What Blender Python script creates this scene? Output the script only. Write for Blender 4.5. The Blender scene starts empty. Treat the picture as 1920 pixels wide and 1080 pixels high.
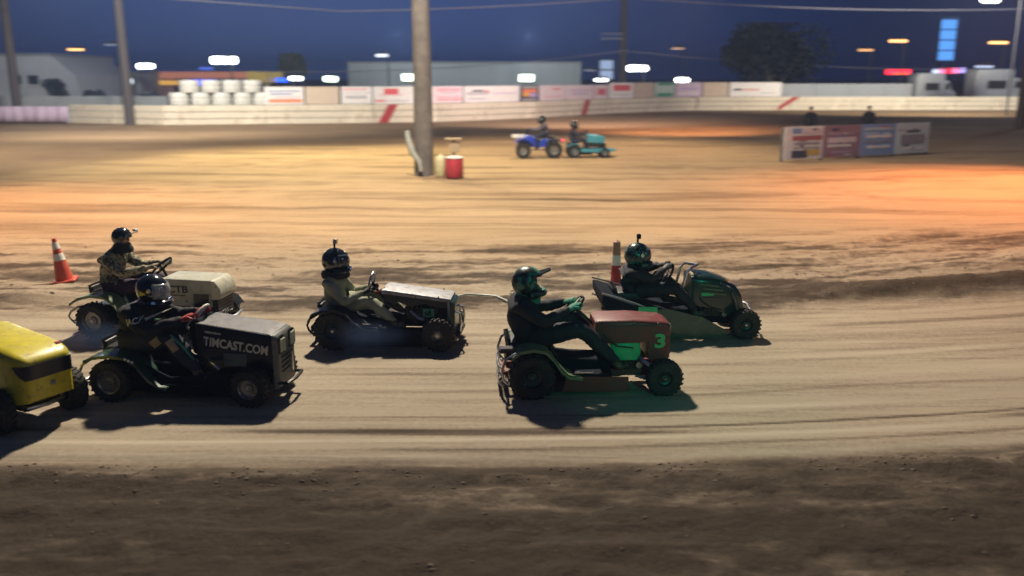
import bpy, bmesh, math, random
import numpy as np
from mathutils import Vector, Matrix, Quaternion
R = math.radians
HAZE = .0010
random.seed(7)
S = bpy.context.scene
C = S.collection

# ---------------------------------------------------------------- camera, world, lamps, exposure
CAM_H, FPX, PITCH = 3.2, 1660.0, math.atan(395/1660)
cam = bpy.data.cameras.new('camera')
cam.sensor_width = 36; cam.lens = FPX/1920*36; cam.clip_end = 2500; cam.clip_start = .1
cam.dof.use_dof = True; cam.dof.focus_distance = 10.2; cam.dof.aperture_fstop = .80; cam.dof.aperture_ratio = 0.5
camo = bpy.data.objects.new('camera', cam); C.objects.link(camo)
camo.location = (0, 0, CAM_H); camo.rotation_euler = (math.pi/2 - PITCH, 0, 0)
S.camera = camo
S.render.engine = 'CYCLES'
S.view_settings.view_transform = 'Standard'; S.view_settings.look = 'None'
S.view_settings.exposure = 0.0; S.view_settings.gamma = 1.0; S.view_settings.use_curve_mapping = False
S.cycles.max_bounces = 5; S.cycles.volume_bounces = 0; S.cycles.sample_clamp_indirect = 4
S.cycles.use_denoising = True

W = bpy.data.worlds.new('World'); S.world = W; W.use_nodes = True
nt = W.node_tree; nt.nodes.clear()
def N(nt, t, **k):
    n = nt.nodes.new(t)
    for a, b in k.items():
        if a.startswith('_'): n.inputs[a[1:].replace('_', ' ')].default_value = b
        else: setattr(n, a, b)
    return n
# night sky: navy, paler where the town and the last dusk light it (towards the left of the track)
tc = N(nt, 'ShaderNodeTexCoord'); sep = N(nt, 'ShaderNodeSeparateXYZ')
nt.links.new(tc.outputs['Generated'], sep.inputs[0])
dot = N(nt, 'ShaderNodeVectorMath', operation='DOT_PRODUCT'); dot.inputs[1].default_value = Vector((-.17, .985, .07)).normalized()
nt.links.new(tc.outputs['Generated'], dot.inputs[0])
rmp = N(nt, 'ShaderNodeValToRGB'); e = rmp.color_ramp.elements
e[0].position = 0.0; e[0].color = (.007, .013, .046, 1)
e[1].position = 1.0; e[1].color = (.040, .075, .225, 1)
x = e.new(.86); x.color = (.008, .016, .060, 1)
x = e.new(.955); x.color = (.018, .034, .118, 1)
nt.links.new(dot.outputs['Value'], rmp.inputs[0])
bg = N(nt, 'ShaderNodeBackground', _Strength=1.0); out = N(nt, 'ShaderNodeOutputWorld')
nt.links.new(rmp.outputs[0], bg.inputs[0]); nt.links.new(bg.outputs[0], out.inputs[0])

def lamp(name, loc, power, col, radius=.35, target=None, spot=None, blend=.8):
    l = bpy.data.lights.new(name, 'SPOT' if spot else 'POINT')
    l.energy = power; l.color = col; l.shadow_soft_size = radius
    o = bpy.data.objects.new(name, l); C.objects.link(o); o.location = loc
    if spot:
        l.spot_size = R(spot); l.spot_blend = blend
        o.rotation_euler = (Vector(target) - Vector(loc)).to_track_quat('-Z', 'Y').to_euler()
    return o
# floodlights on the tall poles round the oval, plus an added turn fill (all above the top of the frame)
lamp('flood_lamp_main', (-2.6, 21, 15), 26000, (1.0, .87, .68), .45)
lamp('flood_lamp_infield', (6, 44, 15), 13500, (1.0, .74, .44), .5, (3, 40, 0), 88)
lamp('flood_lamp_yellow', (-10, 40, 13), 17000, (1.0, .86, .44), .5, (-8, 35, 0), 84)
lamp('flood_lamp_left', (-16, 22, 9), 7500, (1.0, .47, .22), .5, (-13.5, 20.5, 0), 96)
lamp('flood_lamp_right', (18, 28, 11), 27000, (1.0, .38, .16), .5, (16, 24.5, 0), 98)
lamp('flood_lamp_backstretch', (10, 50, 9), 11000, (1.0, .48, .22), .5, (10, 56, 0), 85)
lamp('turn_fill_lamp', (-24, 36, 13), 13000, (1.0, .88, .70), .5, (-19, 42, 0), 110)  # spot added to fill the dark gap left by the other cones
lamp('fence_lamp_left', (-20, 47, 13), 21000, (1.0, .93, .82), .5, (-22, 60, 0), 125)
lamp('fence_lamp_centre', (4, 54, 11), 19000, (1.0, .80, .72), .5, (4, 70, 1.5), 100)
lamp('fence_lamp_right', (38, 72, 13), 30000, (1.0, .90, .72), .5, (38, 90, 1.5), 110)
# blue fill added behind the camera; soft, weak paddock light mast to the right
lamp('blue_fill_lamp', (-1.5, -3, 6.5), 140, (.22, .50, 1.0), 1.2)
lamp('paddock_lamp_east', (13, 2.5, 6), 260, (.9, .95, 1.0), .8)
lamp('town_lamp_left', (-42, 84, 13), 6500, (.85, .93, 1.0), .8)
lamp('warehouse_lamp_west', (-17, 138, 9), 2300, (.86, .95, 1.0), .5)
lamp('warehouse_lamp_east', (2.5, 138, 9), 2300, (.86, .95, 1.0), .5)
lamp('town_lamp_right', (52, 82, 14), 3500, (.8, .88, 1.0), .8)
# green start signal beside the stand
lamp('green_signal_lamp', (3.0, 1.2, 3.0), 430, (.04, .95, .55), .12, (1.8, 10.2, .7), 30, .7)

# ---------------------------------------------------------------- helpers
def ray(px, py):
    u = (px-960)/FPX; v = (540-py)/FPX
    return Vector((u, math.cos(PITCH)+v*math.sin(PITCH), -math.sin(PITCH)+v*math.cos(PITCH)))
def at(px, py, z=0.0):                       # point of the place seen there at height z
    d = ray(px, py); return Vector((0, 0, CAM_H)) + d*((z-CAM_H)/d.z)
def atY(px, py, Y):                          # point of the place seen there at distance Y
    d = ray(px, py); return Vector((0, 0, CAM_H)) + d*(Y/d.y)

def mat(name, col, rough=.6, metal=0.0, dirt=0.0, dirtcol=(.20, .15, .10), nscale=8, bump=0.0, bscale=60, var=.15, coat=0.0, spec=.5, trans=0.0, alpha=1.0):
    m = bpy.data.materials.new(name); m.use_nodes = True; t = m.node_tree
    b = t.nodes['Principled BSDF']
    b.inputs['Roughness'].default_value = rough; b.inputs['Metallic'].default_value = metal
    b.inputs['Coat Weight'].default_value = coat; b.inputs['Specular IOR Level'].default_value = spec
    b.inputs['Transmission Weight'].default_value = trans; b.inputs['Alpha'].default_value = alpha
    tc = N(t, 'ShaderNodeTexCoord')
    n1 = N(t, 'ShaderNodeTexNoise', _Scale=nscale, _Detail=6.0, _Roughness=.65)
    t.links.new(tc.outputs['Object'], n1.inputs['Vector'])
    r = N(t, 'ShaderNodeMapRange'); r.inputs['From Min'].default_value = .3; r.inputs['From Max'].default_value = .7
    r.inputs['To Min'].default_value = 1-var; r.inputs['To Max'].default_value = 1+var
    t.links.new(n1.outputs['Fac'], r.inputs['Value'])
    v = N(t, 'ShaderNodeVectorMath', operation='SCALE'); v.inputs[0].default_value = col[:3]
    t.links.new(r.outputs[0], v.inputs['Scale'])
    src = v.outputs[0]
    if dirt > 0:
        n2 = N(t, 'ShaderNodeTexNoise', _Scale=nscale*1.7, _Detail=8.0, _Roughness=.7)
        t.links.new(tc.outputs['Object'], n2.inputs['Vector'])
        r2 = N(t, 'ShaderNodeMapRange'); r2.inputs['From Min'].default_value = .62-dirt*.4; r2.inputs['From Max'].default_value = .85-dirt*.3
        t.links.new(n2.outputs['Fac'], r2.inputs['Value'])
        mx = N(t, 'ShaderNodeMix', data_type='RGBA'); mx.inputs['B'].default_value = (*dirtcol, 1)
        t.links.new(r2.outputs[0], mx.inputs['Factor']); t.links.new(src, mx.inputs['A']); src = mx.outputs['Result']
        r3 = N(t, 'ShaderNodeMapRange'); r3.inputs['To Min'].default_value = rough; r3.inputs['To Max'].default_value = .9
        t.links.new(r2.outputs[0], r3.inputs['Value']); t.links.new(r3.outputs[0], b.inputs['Roughness'])
    t.links.new(src, b.inputs['Base Color'])
    if bump > 0:
        n3 = N(t, 'ShaderNodeTexNoise', _Scale=bscale, _Detail=4.0)
        t.links.new(tc.outputs['Object'], n3.inputs['Vector'])
        bp = N(t, 'ShaderNodeBump', _Strength=bump, _Distance=.01)
        t.links.new(n3.outputs['Fac'], bp.inputs['Height']); t.links.new(bp.outputs[0], b.inputs['Normal'])
    return m
def emis(name, col, s):
    m = bpy.data.materials.new(name); m.use_nodes = True; b = m.node_tree.nodes['Principled BSDF']
    b.inputs['Base Color'].default_value = (*[c*.5 for c in col], 1)
    b.inputs['Emission Color'].default_value = (*col, 1); b.inputs['Emission Strength'].default_value = s
    m.cycles.emission_sampling = 'NONE'
    return m

class MB:
    """collects shapes, then links them as ONE mesh object"""
    def __init__(s): s.v = []; s.f = []; s.m = []; s.cur = 0
    def add(s, vs, fs):
        o = len(s.v); s.v += [tuple(v) for v in vs]; s.f += [tuple(i+o for i in f) for f in fs]; s.m += [s.cur]*len(fs); return s
    def box(s, c, d, rot=None, bev=0.0):
        hx, hy, hz = d[0]/2, d[1]/2, d[2]/2; c = Vector(c)
        q = rot.to_quaternion() if hasattr(rot, 'to_quaternion') else None
        if isinstance(rot, (int, float)): q = Quaternion((0, 0, 1), rot)
        if bev <= 0:
            vs = [Vector((x, y, z)) for x in (-hx, hx) for y in (-hy, hy) for z in (-hz, hz)]
            fs = [(0, 1, 3, 2), (4, 6, 7, 5), (0, 4, 5, 1), (2, 3, 7, 6), (0, 2, 6, 4), (1, 5, 7, 3)]
        else:
            b = min(bev, hx*.9, hy*.9, hz*.9)
            prof = lambda k, z: [Vector((sx*(hx-(b if ix else 0)-k), sy*(hy-(0 if ix else b)-k), z)) for sx, sy, ix in
                                 ((-1, -1, 0), (-1, -1, 1), (1, -1, 1), (1, -1, 0), (1, 1, 0), (1, 1, 1), (-1, 1, 1), (-1, 1, 0))]
            rings = [prof(b, -hz), prof(0, -hz+b), prof(0, hz-b), prof(b, hz)]
            vs = [v for r_ in rings for v in r_]; n = 8
            fs = [(k*n+i, k*n+(i+1) % n, (k+1)*n+(i+1) % n, (k+1)*n+i) for k in range(3) for i in range(n)]
            fs += [tuple(range(n-1, -1, -1)), tuple(range(3*n, 4*n))]
        if q: vs = [q @ v for v in vs]
        return s.add([v+c for v in vs], fs)
    def tube(s, pts, r, n=8, cap=True, closed=False, squash=None):
        pts = [Vector(p) for p in pts]; m = len(pts)
        rs = r if isinstance(r, (list, tuple)) else [r]*m
        vs, fs = [], []; up = None
        for i, p in enumerate(pts):
            if closed: t = (pts[(i+1) % m]-pts[i-1])
            else: t = pts[min(i+1, m-1)]-pts[max(i-1, 0)]
            t.normalize()
            if up is None:
                up = Vector((0, 0, 1)) if abs(t.z) < .9 else Vector((1, 0, 0))
            a = t.cross(up); a.normalize(); b = a.cross(t); up = b
            for k in range(n):
                w = 2*math.pi*k/n
                vs.append(p + (a*math.cos(w)+b*math.sin(w)*(squash or 1))*rs[i])
        for i in range(m if closed else m-1):
            for k in range(n):
                j = (i+1) % m
                fs.append((i*n+k, i*n+(k+1) % n, j*n+(k+1) % n, j*n+k))
        if cap and not closed: fs += [tuple(range(n-1, -1, -1)), tuple(range((m-1)*n, m*n))]
        return s.add(vs, fs)
    def lathe(s, prof, n=20, axis='Z', c=(0, 0, 0), sx=1, sy=1):
        """prof: (radius, height) list, spun about axis"""
        c = Vector(c); vs, fs = [], []; m = len(prof)
        for (r_, h) in prof:
            for k in range(n):
                w = 2*math.pi*k/n; a, b = r_*math.cos(w)*sx, r_*math.sin(w)*sy
                v = {'Z': (a, b, h), 'Y': (a, h, b), 'X': (h, a, b)}[axis]
                vs.append(c+Vector(v))
        fs = [(i*n+k, i*n+(k+1) % n, (i+1)*n+(k+1) % n, (i+1)*n+k) for i in range(m-1) for k in range(n)]
        return s.add(vs, fs)
    def prism(s, poly, y0, y1):
        """polygon in x,z extruded from y0 to y1"""
        n = len(poly)
        vs = [(x, y0, z) for x, z in poly]+[(x, y1, z) for x, z in poly]
        fs = [(i, (i+1) % n, n+(i+1) % n, n+i) for i in range(n)]+[tuple(range(n-1, -1, -1)), tuple(range(n, 2*n))]
        return s.add(vs, fs)
    def strip(s, prof, y0, y1, th=.008, lip=0.0):
        """a bent sheet: x,z profile with thickness th, from y0 to y1; lip turns the outer (y0) edge down"""
        P = [Vector((x, 0, z)) for x, z in prof]; lo = []
        for i, p in enumerate(P):
            t = P[min(i+1, len(P)-1)]-P[max(i-1, 0)]; t.normalize()
            lo.append(p-Vector((-t.z, 0, t.x))*th)
        poly = [(p.x, p.z) for p in P]+[(p.x, p.z) for p in reversed(lo)]
        s.prism(poly, y0, y1)
        if lip:
            lo2 = [Vector((p.x, 0, p.z-lip)) for p in P]
            poly = [(p.x, p.z+.002) for p in P]+[(p.x, p.z) for p in reversed(lo2)]
            d = .006 if y1 > y0 else -.006
            s.prism(poly, y0-d, y0+d*.5)
        return s
    def loft(s, secs, n=5):
        """sections (x, z bottom, z top, half width, corner radius): a rounded-box body along x"""
        rings = []
        for (x, zb, zt, hw, r_) in secs:
            ring = [(x, -hw*.98, zb)]
            for k in range(n+1):
                w = math.pi/2*k/n
                ring.append((x, -hw+r_-r_*math.cos(w), zt-r_+r_*math.sin(w)))
            for k in range(n+1):
                w = math.pi/2*(1-k/n)
                ring.append((x, hw-r_+r_*math.cos(w), zt-r_+r_*math.sin(w)))
            ring.append((x, hw*.98, zb)); rings.append(ring)
        m = len(rings[0]); vs = [v for r_ in rings for v in r_]
        fs = [(k*m+i, k*m+(i+1) % m, (k+1)*m+(i+1) % m, (k+1)*m+i) for k in range(len(rings)-1) for i in range(m)]
        fs += [tuple(range(m-1, -1, -1)), tuple(range((len(rings)-1)*m, len(rings)*m))]
        return s.add(vs, fs)
    def ball(s, c, r, nu=16, nv=10, keep=None):
        c = Vector(c); rr = Vector(r) if not isinstance(r, (int, float)) else Vector((r, r, r))
        vs = []; fs = []
        for i in range(nv+1):
            a = math.pi*i/nv
            for k in range(nu):
                w = 2*math.pi*k/nu
                vs.append(c+Vector((rr.x*math.sin(a)*math.cos(w), rr.y*math.sin(a)*math.sin(w), rr.z*math.cos(a))))
        for i in range(nv):
            for k in range(nu):
                f = (i*nu+k, (i+1)*nu+k, (i+1)*nu+(k+1) % nu, i*nu+(k+1) % nu)
                if keep:
                    a = math.pi*(i+.5)/nv; w = 2*math.pi*(k+.5)/nu
                    if not keep(math.degrees(w), 90-math.degrees(a)): continue
                fs.append(f)
        return s.add(vs, fs)
    def build(s, name, m, parent=None, smooth=False, loc=None, rot=None, bevel=0, solid=0, subsurf=0, kind=None):
        me = bpy.data.meshes.new(name); me.from_pydata(s.v, [], s.f)
        ms = m if isinstance(m, (list, tuple)) else [m]
        for q in ms: me.materials.append(q)
        if len(ms) > 1: me.polygons.foreach_set('material_index', s.m)
        me.validate()
        bm = bmesh.new(); bm.from_mesh(me)
        bmesh.ops.remove_doubles(bm, verts=bm.verts, dist=1e-5)
        bmesh.ops.recalc_face_normals(bm, faces=bm.faces); bm.to_mesh(me); bm.free()
        if smooth:
            me.polygons.foreach_set('use_smooth', [True]*len(me.polygons))
            try: me.set_sharp_from_angle(angle=R(40))
            except Exception: pass
        o = bpy.data.objects.new(name, me); C.objects.link(o)
        if parent: o.parent = parent
        if loc is not None: o.location = loc
        if rot is not None: o.rotation_euler = rot
        if solid: q = o.modifiers.new('thickness', 'SOLIDIFY'); q.thickness = solid
        if bevel: q = o.modifiers.new('bevel', 'BEVEL'); q.width = bevel; q.segments = 2; q.limit_method = 'ANGLE'
        if subsurf: q = o.modifiers.new('smooth', 'SUBSURF'); q.levels = q.render_levels = subsurf
        if kind: o['kind'] = kind
        return o

def tag(o, label, cat, group=None):
    o['label'] = label; o['category'] = cat
    if group: o['group'] = group
    return o
def thing(name, label, cat, loc=(0, 0, 0), rz=0.0, group=None):
    o = bpy.data.objects.new(name, None); C.objects.link(o); o.location = loc; o.rotation_euler = (0, 0, rz)
    return tag(o, label, cat, group)
def copy_tree(o, parent=None):
    c = o.copy(); C.objects.link(c); c.parent = parent
    for ch in o.children: copy_tree(ch, c)
    return c
def text(name, s, size, m, parent, loc, rot, sx=1.0, bold=.0, ext=.002):
    cu = bpy.data.curves.new(name, 'FONT'); cu.body = s; cu.size = size; cu.extrude = ext; cu.offset = bold
    cu.align_x = 'LEFT'; cu.align_y = 'BOTTOM_BASELINE'; cu.resolution_u = 3
    t = bpy.data.objects.new(name, cu); C.objects.link(t)
    bpy.context.view_layer.update()
    me = bpy.data.meshes.new_from_object(t.evaluated_get(bpy.context.evaluated_depsgraph_get()))
    bpy.data.objects.remove(t)
    me.materials.clear(); me.materials.append(m)
    o = bpy.data.objects.new(name, me); C.objects.link(o); o.parent = parent
    o.location = loc; o.rotation_euler = rot; o.scale = (sx, 1, 1)
    return o

# ---------------------------------------------------------------- materials
M = {}
M['black'] = mat('black_paint', (.005, .010, .024), .42, dirt=.05, var=.3, coat=.15, spec=.3)
M['blackmatt'] = mat('black_matt', (.007, .011, .020), .9, spec=.12, dirt=.0, var=.3)
M['rubber'] = mat('tyre_rubber', (.014, .015, .017), .8, dirt=.3, dirtcol=(.07, .058, .045), nscale=14, bump=.4, bscale=40)
M['steel'] = mat('bare_steel', (.42, .42, .42), .33, 1.0, dirt=.25, nscale=12)
M['rim'] = mat('wheel_rim', (.30, .31, .31), .38, .9, dirt=.4, nscale=12)
M['darkrim'] = mat('dark_rim', (.03, .05, .055), .45, .6, dirt=.2)
M['darkmetal'] = mat('dark_metal', (.03, .032, .036), .4, .7, dirt=.25)
M['silverhood'] = mat('silver_painted_steel', (.26, .27, .30), .5, .5, dirt=.35, nscale=7)
M['cream'] = mat('cream_paint', (.50, .49, .38), .4, dirt=.25, nscale=6)
M['creamhood'] = mat('cream_hood_paint', (.42, .42, .34), .42, dirt=.25, nscale=5)
M['green'] = mat('green_paint', (.035, .11, .055), .35, dirt=.25, coat=.4)
M['palegreen'] = mat('pale_green_paint', (.16, .24, .12), .4, dirt=.3)
M['red'] = mat('dull_red_paint', (.17, .028, .027), .48, dirt=.35, nscale=6, dirtcol=(.12, .06, .045))
M['brightgreen'] = mat('bright_green_paint', (.03, .42, .18), .4, dirt=.15)
M['yellow'] = mat('yellow_paint', (.68, .58, .03), .33, dirt=.22, nscale=5, dirtcol=(.25, .18, .05), coat=.4)
M['grille'] = mat('grille_black', (.02, .022, .03), .3, spec=.6)
M['lens'] = mat('lamp_lens', (.40, .48, .34), .15, spec=.8)
M['seatvinyl'] = mat('seat_vinyl', (.02, .02, .022), .5)
M['white'] = mat('white_paint', (.72, .72, .68), .5, dirt=.25, nscale=5)
M['letter'] = mat('letter_paint', (.60, .60, .50), .5, dirt=.2, nscale=30)
M['letterdark'] = mat('dark_letter_paint', (.03, .03, .035), .5)
M['lettergreen'] = mat('green_letter_paint', (.10, .42, .17), .5, dirt=.1)
M['skin'] = mat('skin', (.45, .27, .19), .5, var=.05)
M['helmet'] = mat('helmet_shell', (.012, .018, .024), .16, var=.2, coat=.8)
M['visor'] = mat('visor_tint', (.05, .06, .07), .08, spec=.9)
M['clearvisor'] = mat('clear_visor', (.55, .60, .60), .12, spec=1.0, alpha=.38)
M['chrome'] = mat('chrome', (.75, .75, .76), .3, 1.0)
M['glove_black'] = mat('black_glove', (.015, .016, .018), .6)
M['glove_red'] = mat('red_glove', (.42, .04, .035), .55, var=.2)
def camo(name, cols, scale):
    m = mat(name, cols[0], .8, bump=.35, bscale=25); t = m.node_tree; b = t.nodes['Principled BSDF']
    tc = N(t, 'ShaderNodeTexCoord'); n = N(t, 'ShaderNodeTexNoise', _Scale=scale, _Detail=2.0)
    t.links.new(tc.outputs['Object'], n.inputs['Vector'])
    r = N(t, 'ShaderNodeValToRGB'); r.color_ramp.interpolation = 'CONSTANT'; e = r.color_ramp.elements
    e[0].color = (*cols[0], 1); e[1].position = .44; e[1].color = (*cols[1], 1)
    q = e.new(.5); q.color = (*cols[2], 1); q = e.new(.57); q.color = (*cols[3], 1)
    t.links.new(n.outputs['Fac'], r.inputs[0]); t.links.new(r.outputs[0], b.inputs['Base Color'])
    return m
M['camo'] = camo('camouflage_cloth', [(.08, .07, .05), (.25, .22, .14), (.40, .36, .25), (.15, .16, .09)], 16)
M['olive'] = mat('olive_cloth', (.27, .29, .20), .85, bump=.5, bscale=18, var=.25, nscale=5)
M['blackcloth'] = mat('black_cloth', (.009, .012, .022), .8, bump=.5, bscale=18, var=.4)
M['navycloth'] = mat('navy_cloth', (.016, .022, .045), .8, bump=.5, bscale=18, var=.3)
M['purplecloth'] = mat('dark_purple_cloth', (.035, .016, .045), .8, bump=.4, bscale=18)
M['tealcloth'] = mat('teal_cloth', (.05, .24, .17), .75, bump=.4, bscale=25, var=.3)
M['tan'] = mat('tan_patch', (.34, .26, .17), .8, var=.15)
M['boot'] = mat('boot_leather', (.02, .018, .016), .5, dirt=.4)
M['woodfar'] = mat('dark_pole_wood', (.075, .068, .075), .9, bump=.5, bscale=22)
M['wood'] = mat('weathered_pole_wood', (.125, .112, .105), .85, bump=.8, bscale=22, var=.3, nscale=3)
M['concrete'] = mat('painted_concrete', (.55, .52, .45), .8, dirt=.25, nscale=.8, dirtcol=(.32, .26, .2), bump=.3, bscale=6)
M['plank'] = mat('cream_board', (.66, .60, .49), .7, dirt=.25, nscale=.7, dirtcol=(.42, .33, .24))
M['orange'] = mat('orange_cone_plastic', (.55, .085, .05), .45, dirt=.15)
M['reflect'] = mat('white_reflective_band', (.75, .75, .70), .4)
M['drumred'] = mat('red_plastic', (.38, .03, .045), .45, dirt=.2)
M['drumwhite'] = mat('white_plastic', (.62, .63, .60), .5, dirt=.2)

# ---------------------------------------------------------------- ground
def vnoise(x, y, seed=0):
    xi = np.floor(x).astype(np.int64); yi = np.floor(y).astype(np.int64); fx = x-xi; fy = y-yi
    fx = fx*fx*(3-2*fx); fy = fy*fy*(3-2*fy)
    def h(a, b):
        n = (a*374761393 + b*668265263 + seed*1442695041) & 0x7fffffff
        n = ((n ^ (n >> 13))*1274126177) & 0x7fffffff
        return ((n ^ (n >> 16)) & 0xffff)/65535.0
    a, b, c, d = h(xi, yi), h(xi+1, yi), h(xi, yi+1), h(xi+1, yi+1)
    return (a*(1-fx)+b*fx)*(1-fy)+(c*(1-fx)+d*fx)*fy
def fbm(x, y, seed=0, o=4, g=.5):
    s = 0; a = 1; t = 0
    for k in range(o):
        s = s+a*vnoise(x*2**k, y*2**k, seed+k*17); t += a; a *= g
    return s/t
def sm(a, b, x):
    t = np.clip((x-a)/(b-a), 0, 1); return t*t*(3-2*t)
def far_edge(X):
    """distance at which the infield ends and the dark banked turn begins"""
    pts = [at(*p) for p in ((-900, 470), (-300, 385), (0, 334), (200, 305), (350, 292), (700, 277), (1000, 262), (1300, 240), (1600, 236), (2600, 236))]
    return np.interp(X, [p.x for p in pts], [p.y for p in pts])
def ground_fields(X, Y):
    r = Y - .014*np.clip(X+1, -6, 14)**2*np.where(X < -1, .35, 1.0)
    st = fbm(X*.10, r*3.2, 3, 4)                     # long streaks along the lane
    st2 = fbm(X*.22, r*9.0, 9, 3)
    lump = fbm(X*.55, r*1.5, 21, 5, .60)
    clod = fbm(X*5.0, Y*5.5, 33, 4, .6)
    clod2 = fbm(X*2.0, Y*2.4, 41, 3, .6)
    near = 1-sm(6.65, 7.15, r+(fbm(X*.8, Y*.8, 5)-.5)*.35)      # loose soil beside the lane
    edge = np.exp(-((r-7.02)/.16)**2)
    lane = sm(6.8, 7.2, r)*(1-sm(11.3, 12.0, r+(lump-.5)*1.0))
    berm = sm(11.3, 12.2, r+(lump-.5)*.9)*(1-sm(15.0, 19.5, r+(lump-.5)*3))
    ridge = np.exp(-((r-12.35-(fbm(X*.5, r*0, 55)-.5)*1.1)/.42)**2)*(.3+.7*sm(.35, .6, fbm(X*.33, r*0+7, 77, 2)))
    right = sm(3.0, 7.5, X)
    mound = np.exp(-((r-13.4)/1.5)**2)*sm(5.5, 10, X)
    h = near*((clod-.5)*.06+(clod2-.5)*.03+(fbm(X*.8, Y*5, 49, 4)-.5)*.035) + edge*(-.035) + lane*((st-.5)*.020+(st2-.5)*.010)
    h = h + berm*((lump-.5)*.17+(clod-.5)*.07) + ridge*(.06+.16*right) + mound*.22
    far = sm(0, 3.0, Y-far_edge(X))
    infield = sm(17, 21, r)*(1-far)
    h = h + infield*((fbm(X*.35, Y*.8, 61, 4)-.5)*.12+(st-.5)*.05)
    bank = sm(0, 14, Y-far_edge(X)-6)
    h = h + far*(fbm(X*.05, Y*.3, 63, 3)-.5)*.10
    # darker, damper soil: the loose edge, ruts, the torn berm, the banked turn; ridge shadow painted in too
    damp_shade = near*(.86+1.3*(fbm(X*.55, Y*3.2, 47, 5, .6)-.5)+.7*(clod-.5)+1.0*(fbm(X*2.2, Y*6.5, 51, 4, .65)-.5)+.14*(7-Y)) + .35*np.exp(-((r-6.93)/.10)**2)
    lines = .0*r
    for c, w, a, k in ((7.28, .035, .35, 1), (7.62, .05, .55, 2), (7.75, .03, .55, 3), (8.02, .02, .30, 4), (8.55, .04, .22, 5), (9.3, .05, .2, 6), (10.2, .06, .2, 7), (10.9, .09, .3, 8)):
        wob = (fbm(X*.25, r*0+k, 91+k, 2)-.5)*.22
        lines = lines+a*np.exp(-((r-c-wob)/w)**2)*sm(.28, .55, fbm(X*.3, r*0+k*3, 131+k, 2))
    pale = .0*r
    for c, w, a, k in ((7.42, .05, .7, 1), (7.15, .05, .6, 9), (8.12, .06, .7, 2), (7.88, .03, .4, 4), (9.0, .10, .35, 5), (9.75, .08, .3, 6), (10.6, .12, .35, 7)):
        wob = (fbm(X*.25, r*0+k, 191+k, 2)-.5)*.18
        pale = pale+a*np.exp(-((r-c-wob)/w)**2)*sm(.25, .5, fbm(X*.2, r*0+k*3, 231+k, 2))
    damp_shade = damp_shade + lane*(lines*1.4+np.clip(st-.55, 0, 1)*1.2+np.clip(st2-.55, 0, 1)*.5) + berm*(np.clip(fbm(X*.45, r*2.6, 29, 6, .72)-.46, 0, 1)*4.2+.14) + ridge*.55*sm(11.6, 12.1, r)*(1-sm(12.3, 12.9, r)) + right*.55*np.exp(-((r-12.5)/.6)**2)  # final ridge and right terms paint the ridge's shadow line
    arc = Y + .010*(X+2)**2*np.where(X < 0, -1, .5)                # wheel tracks curving round the infield
    damp_shade = damp_shade + infield*(np.clip(fbm(X*.09, r*1.1, 71, 4)-.53, 0, 1)*1.5+np.clip(fbm(X*.05, arc*2.6, 73, 5, .65)-.53, 0, 1)*1.6)
    h = h - infield*.05*np.clip(fbm(X*.05, arc*2.6, 73, 5, .65)-.53, 0, 1)
    damp_shade = damp_shade + far*(.30+.3*(fbm(X*.03, Y*.25, 65, 3)-.5))
    h = h - .008*lane*lines + .006*lane*pale
    return h, np.clip(damp_shade, 0, 1), np.clip(lane*pale*1.4, 0, 1), np.clip(near+berm*.8, 0, 1)
xs = np.concatenate([np.arange(0, 10.5, .045), 10.5*np.exp(np.arange(1, 90)*.05)])
xs = np.concatenate([-xs[:0:-1], xs]); xs = xs[np.abs(xs) < 900]
ys = [-30.0, -10.0, 0.0, 3.0]; y = 4.2
while y < 1400: ys.append(y); y += max(.026, .0058*y) if y < 24 else .012*y
ys = np.array(ys)
GX, GY = np.meshgrid(xs, ys); hh, mo, pa, ro = ground_fields(GX, GY)
nx, ny = len(xs), len(ys)
co = np.stack([GX, GY, hh], -1).reshape(-1, 3).astype(np.float32)
me = bpy.data.meshes.new('ground'); me.vertices.add(nx*ny); me.vertices.foreach_set('co', co.ravel())
ii = (np.arange(ny-1)[:, None]*nx+np.arange(nx-1)[None, :]).ravel()
quads = np.stack([ii, ii+1, ii+nx+1, ii+nx], -1).astype(np.int32)
me.loops.add(quads.size); me.loops.foreach_set('vertex_index', quads.ravel())
me.polygons.add(len(quads)); me.polygons.foreach_set('loop_start', np.arange(0, quads.size, 4, dtype=np.int32))
me.update(); me.polygons.foreach_set('use_smooth', np.ones(len(quads), dtype=bool))
ca = me.color_attributes.new('soil', 'FLOAT_COLOR', 'POINT')
ca.data.foreach_set('color', np.stack([mo, pa, ro, sm(12.5, 19, GY-.014*np.clip(GX+1, -6, 14)**2)], -1).reshape(-1).astype(np.float32))
gm = bpy.data.materials.new('race_track_dirt'); gm.use_nodes = True; t = gm.node_tree; b = t.nodes['Principled BSDF']
b.inputs['Roughness'].default_value = .92; b.inputs['Specular IOR Level'].default_value = .25
L = t.links.new
at_ = N(t, 'ShaderNodeAttribute', attribute_name='soil'); sp = N(t, 'ShaderNodeSeparateColor'); L(at_.outputs['Color'], sp.inputs[0])
tc = N(t, 'ShaderNodeTexCoord')
mp = N(t, 'ShaderNodeMapping'); mp.inputs['Scale'].default_value = (.45, 7, 1); L(tc.outputs['Object'], mp.inputs[0])
ns = N(t, 'ShaderNodeTexNoise', _Scale=1.0, _Detail=7.0, _Roughness=.68, _Distortion=.3); L(mp.outputs[0], ns.inputs['Vector'])
nf = N(t, 'ShaderNodeTexNoise', _Scale=16.0, _Detail=7.0, _Roughness=.72); L(tc.outputs['Object'], nf.inputs['Vector'])
nl = N(t, 'ShaderNodeTexNoise', _Scale=.30, _Detail=4.0); L(tc.outputs['Object'], nl.inputs['Vector'])
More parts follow.
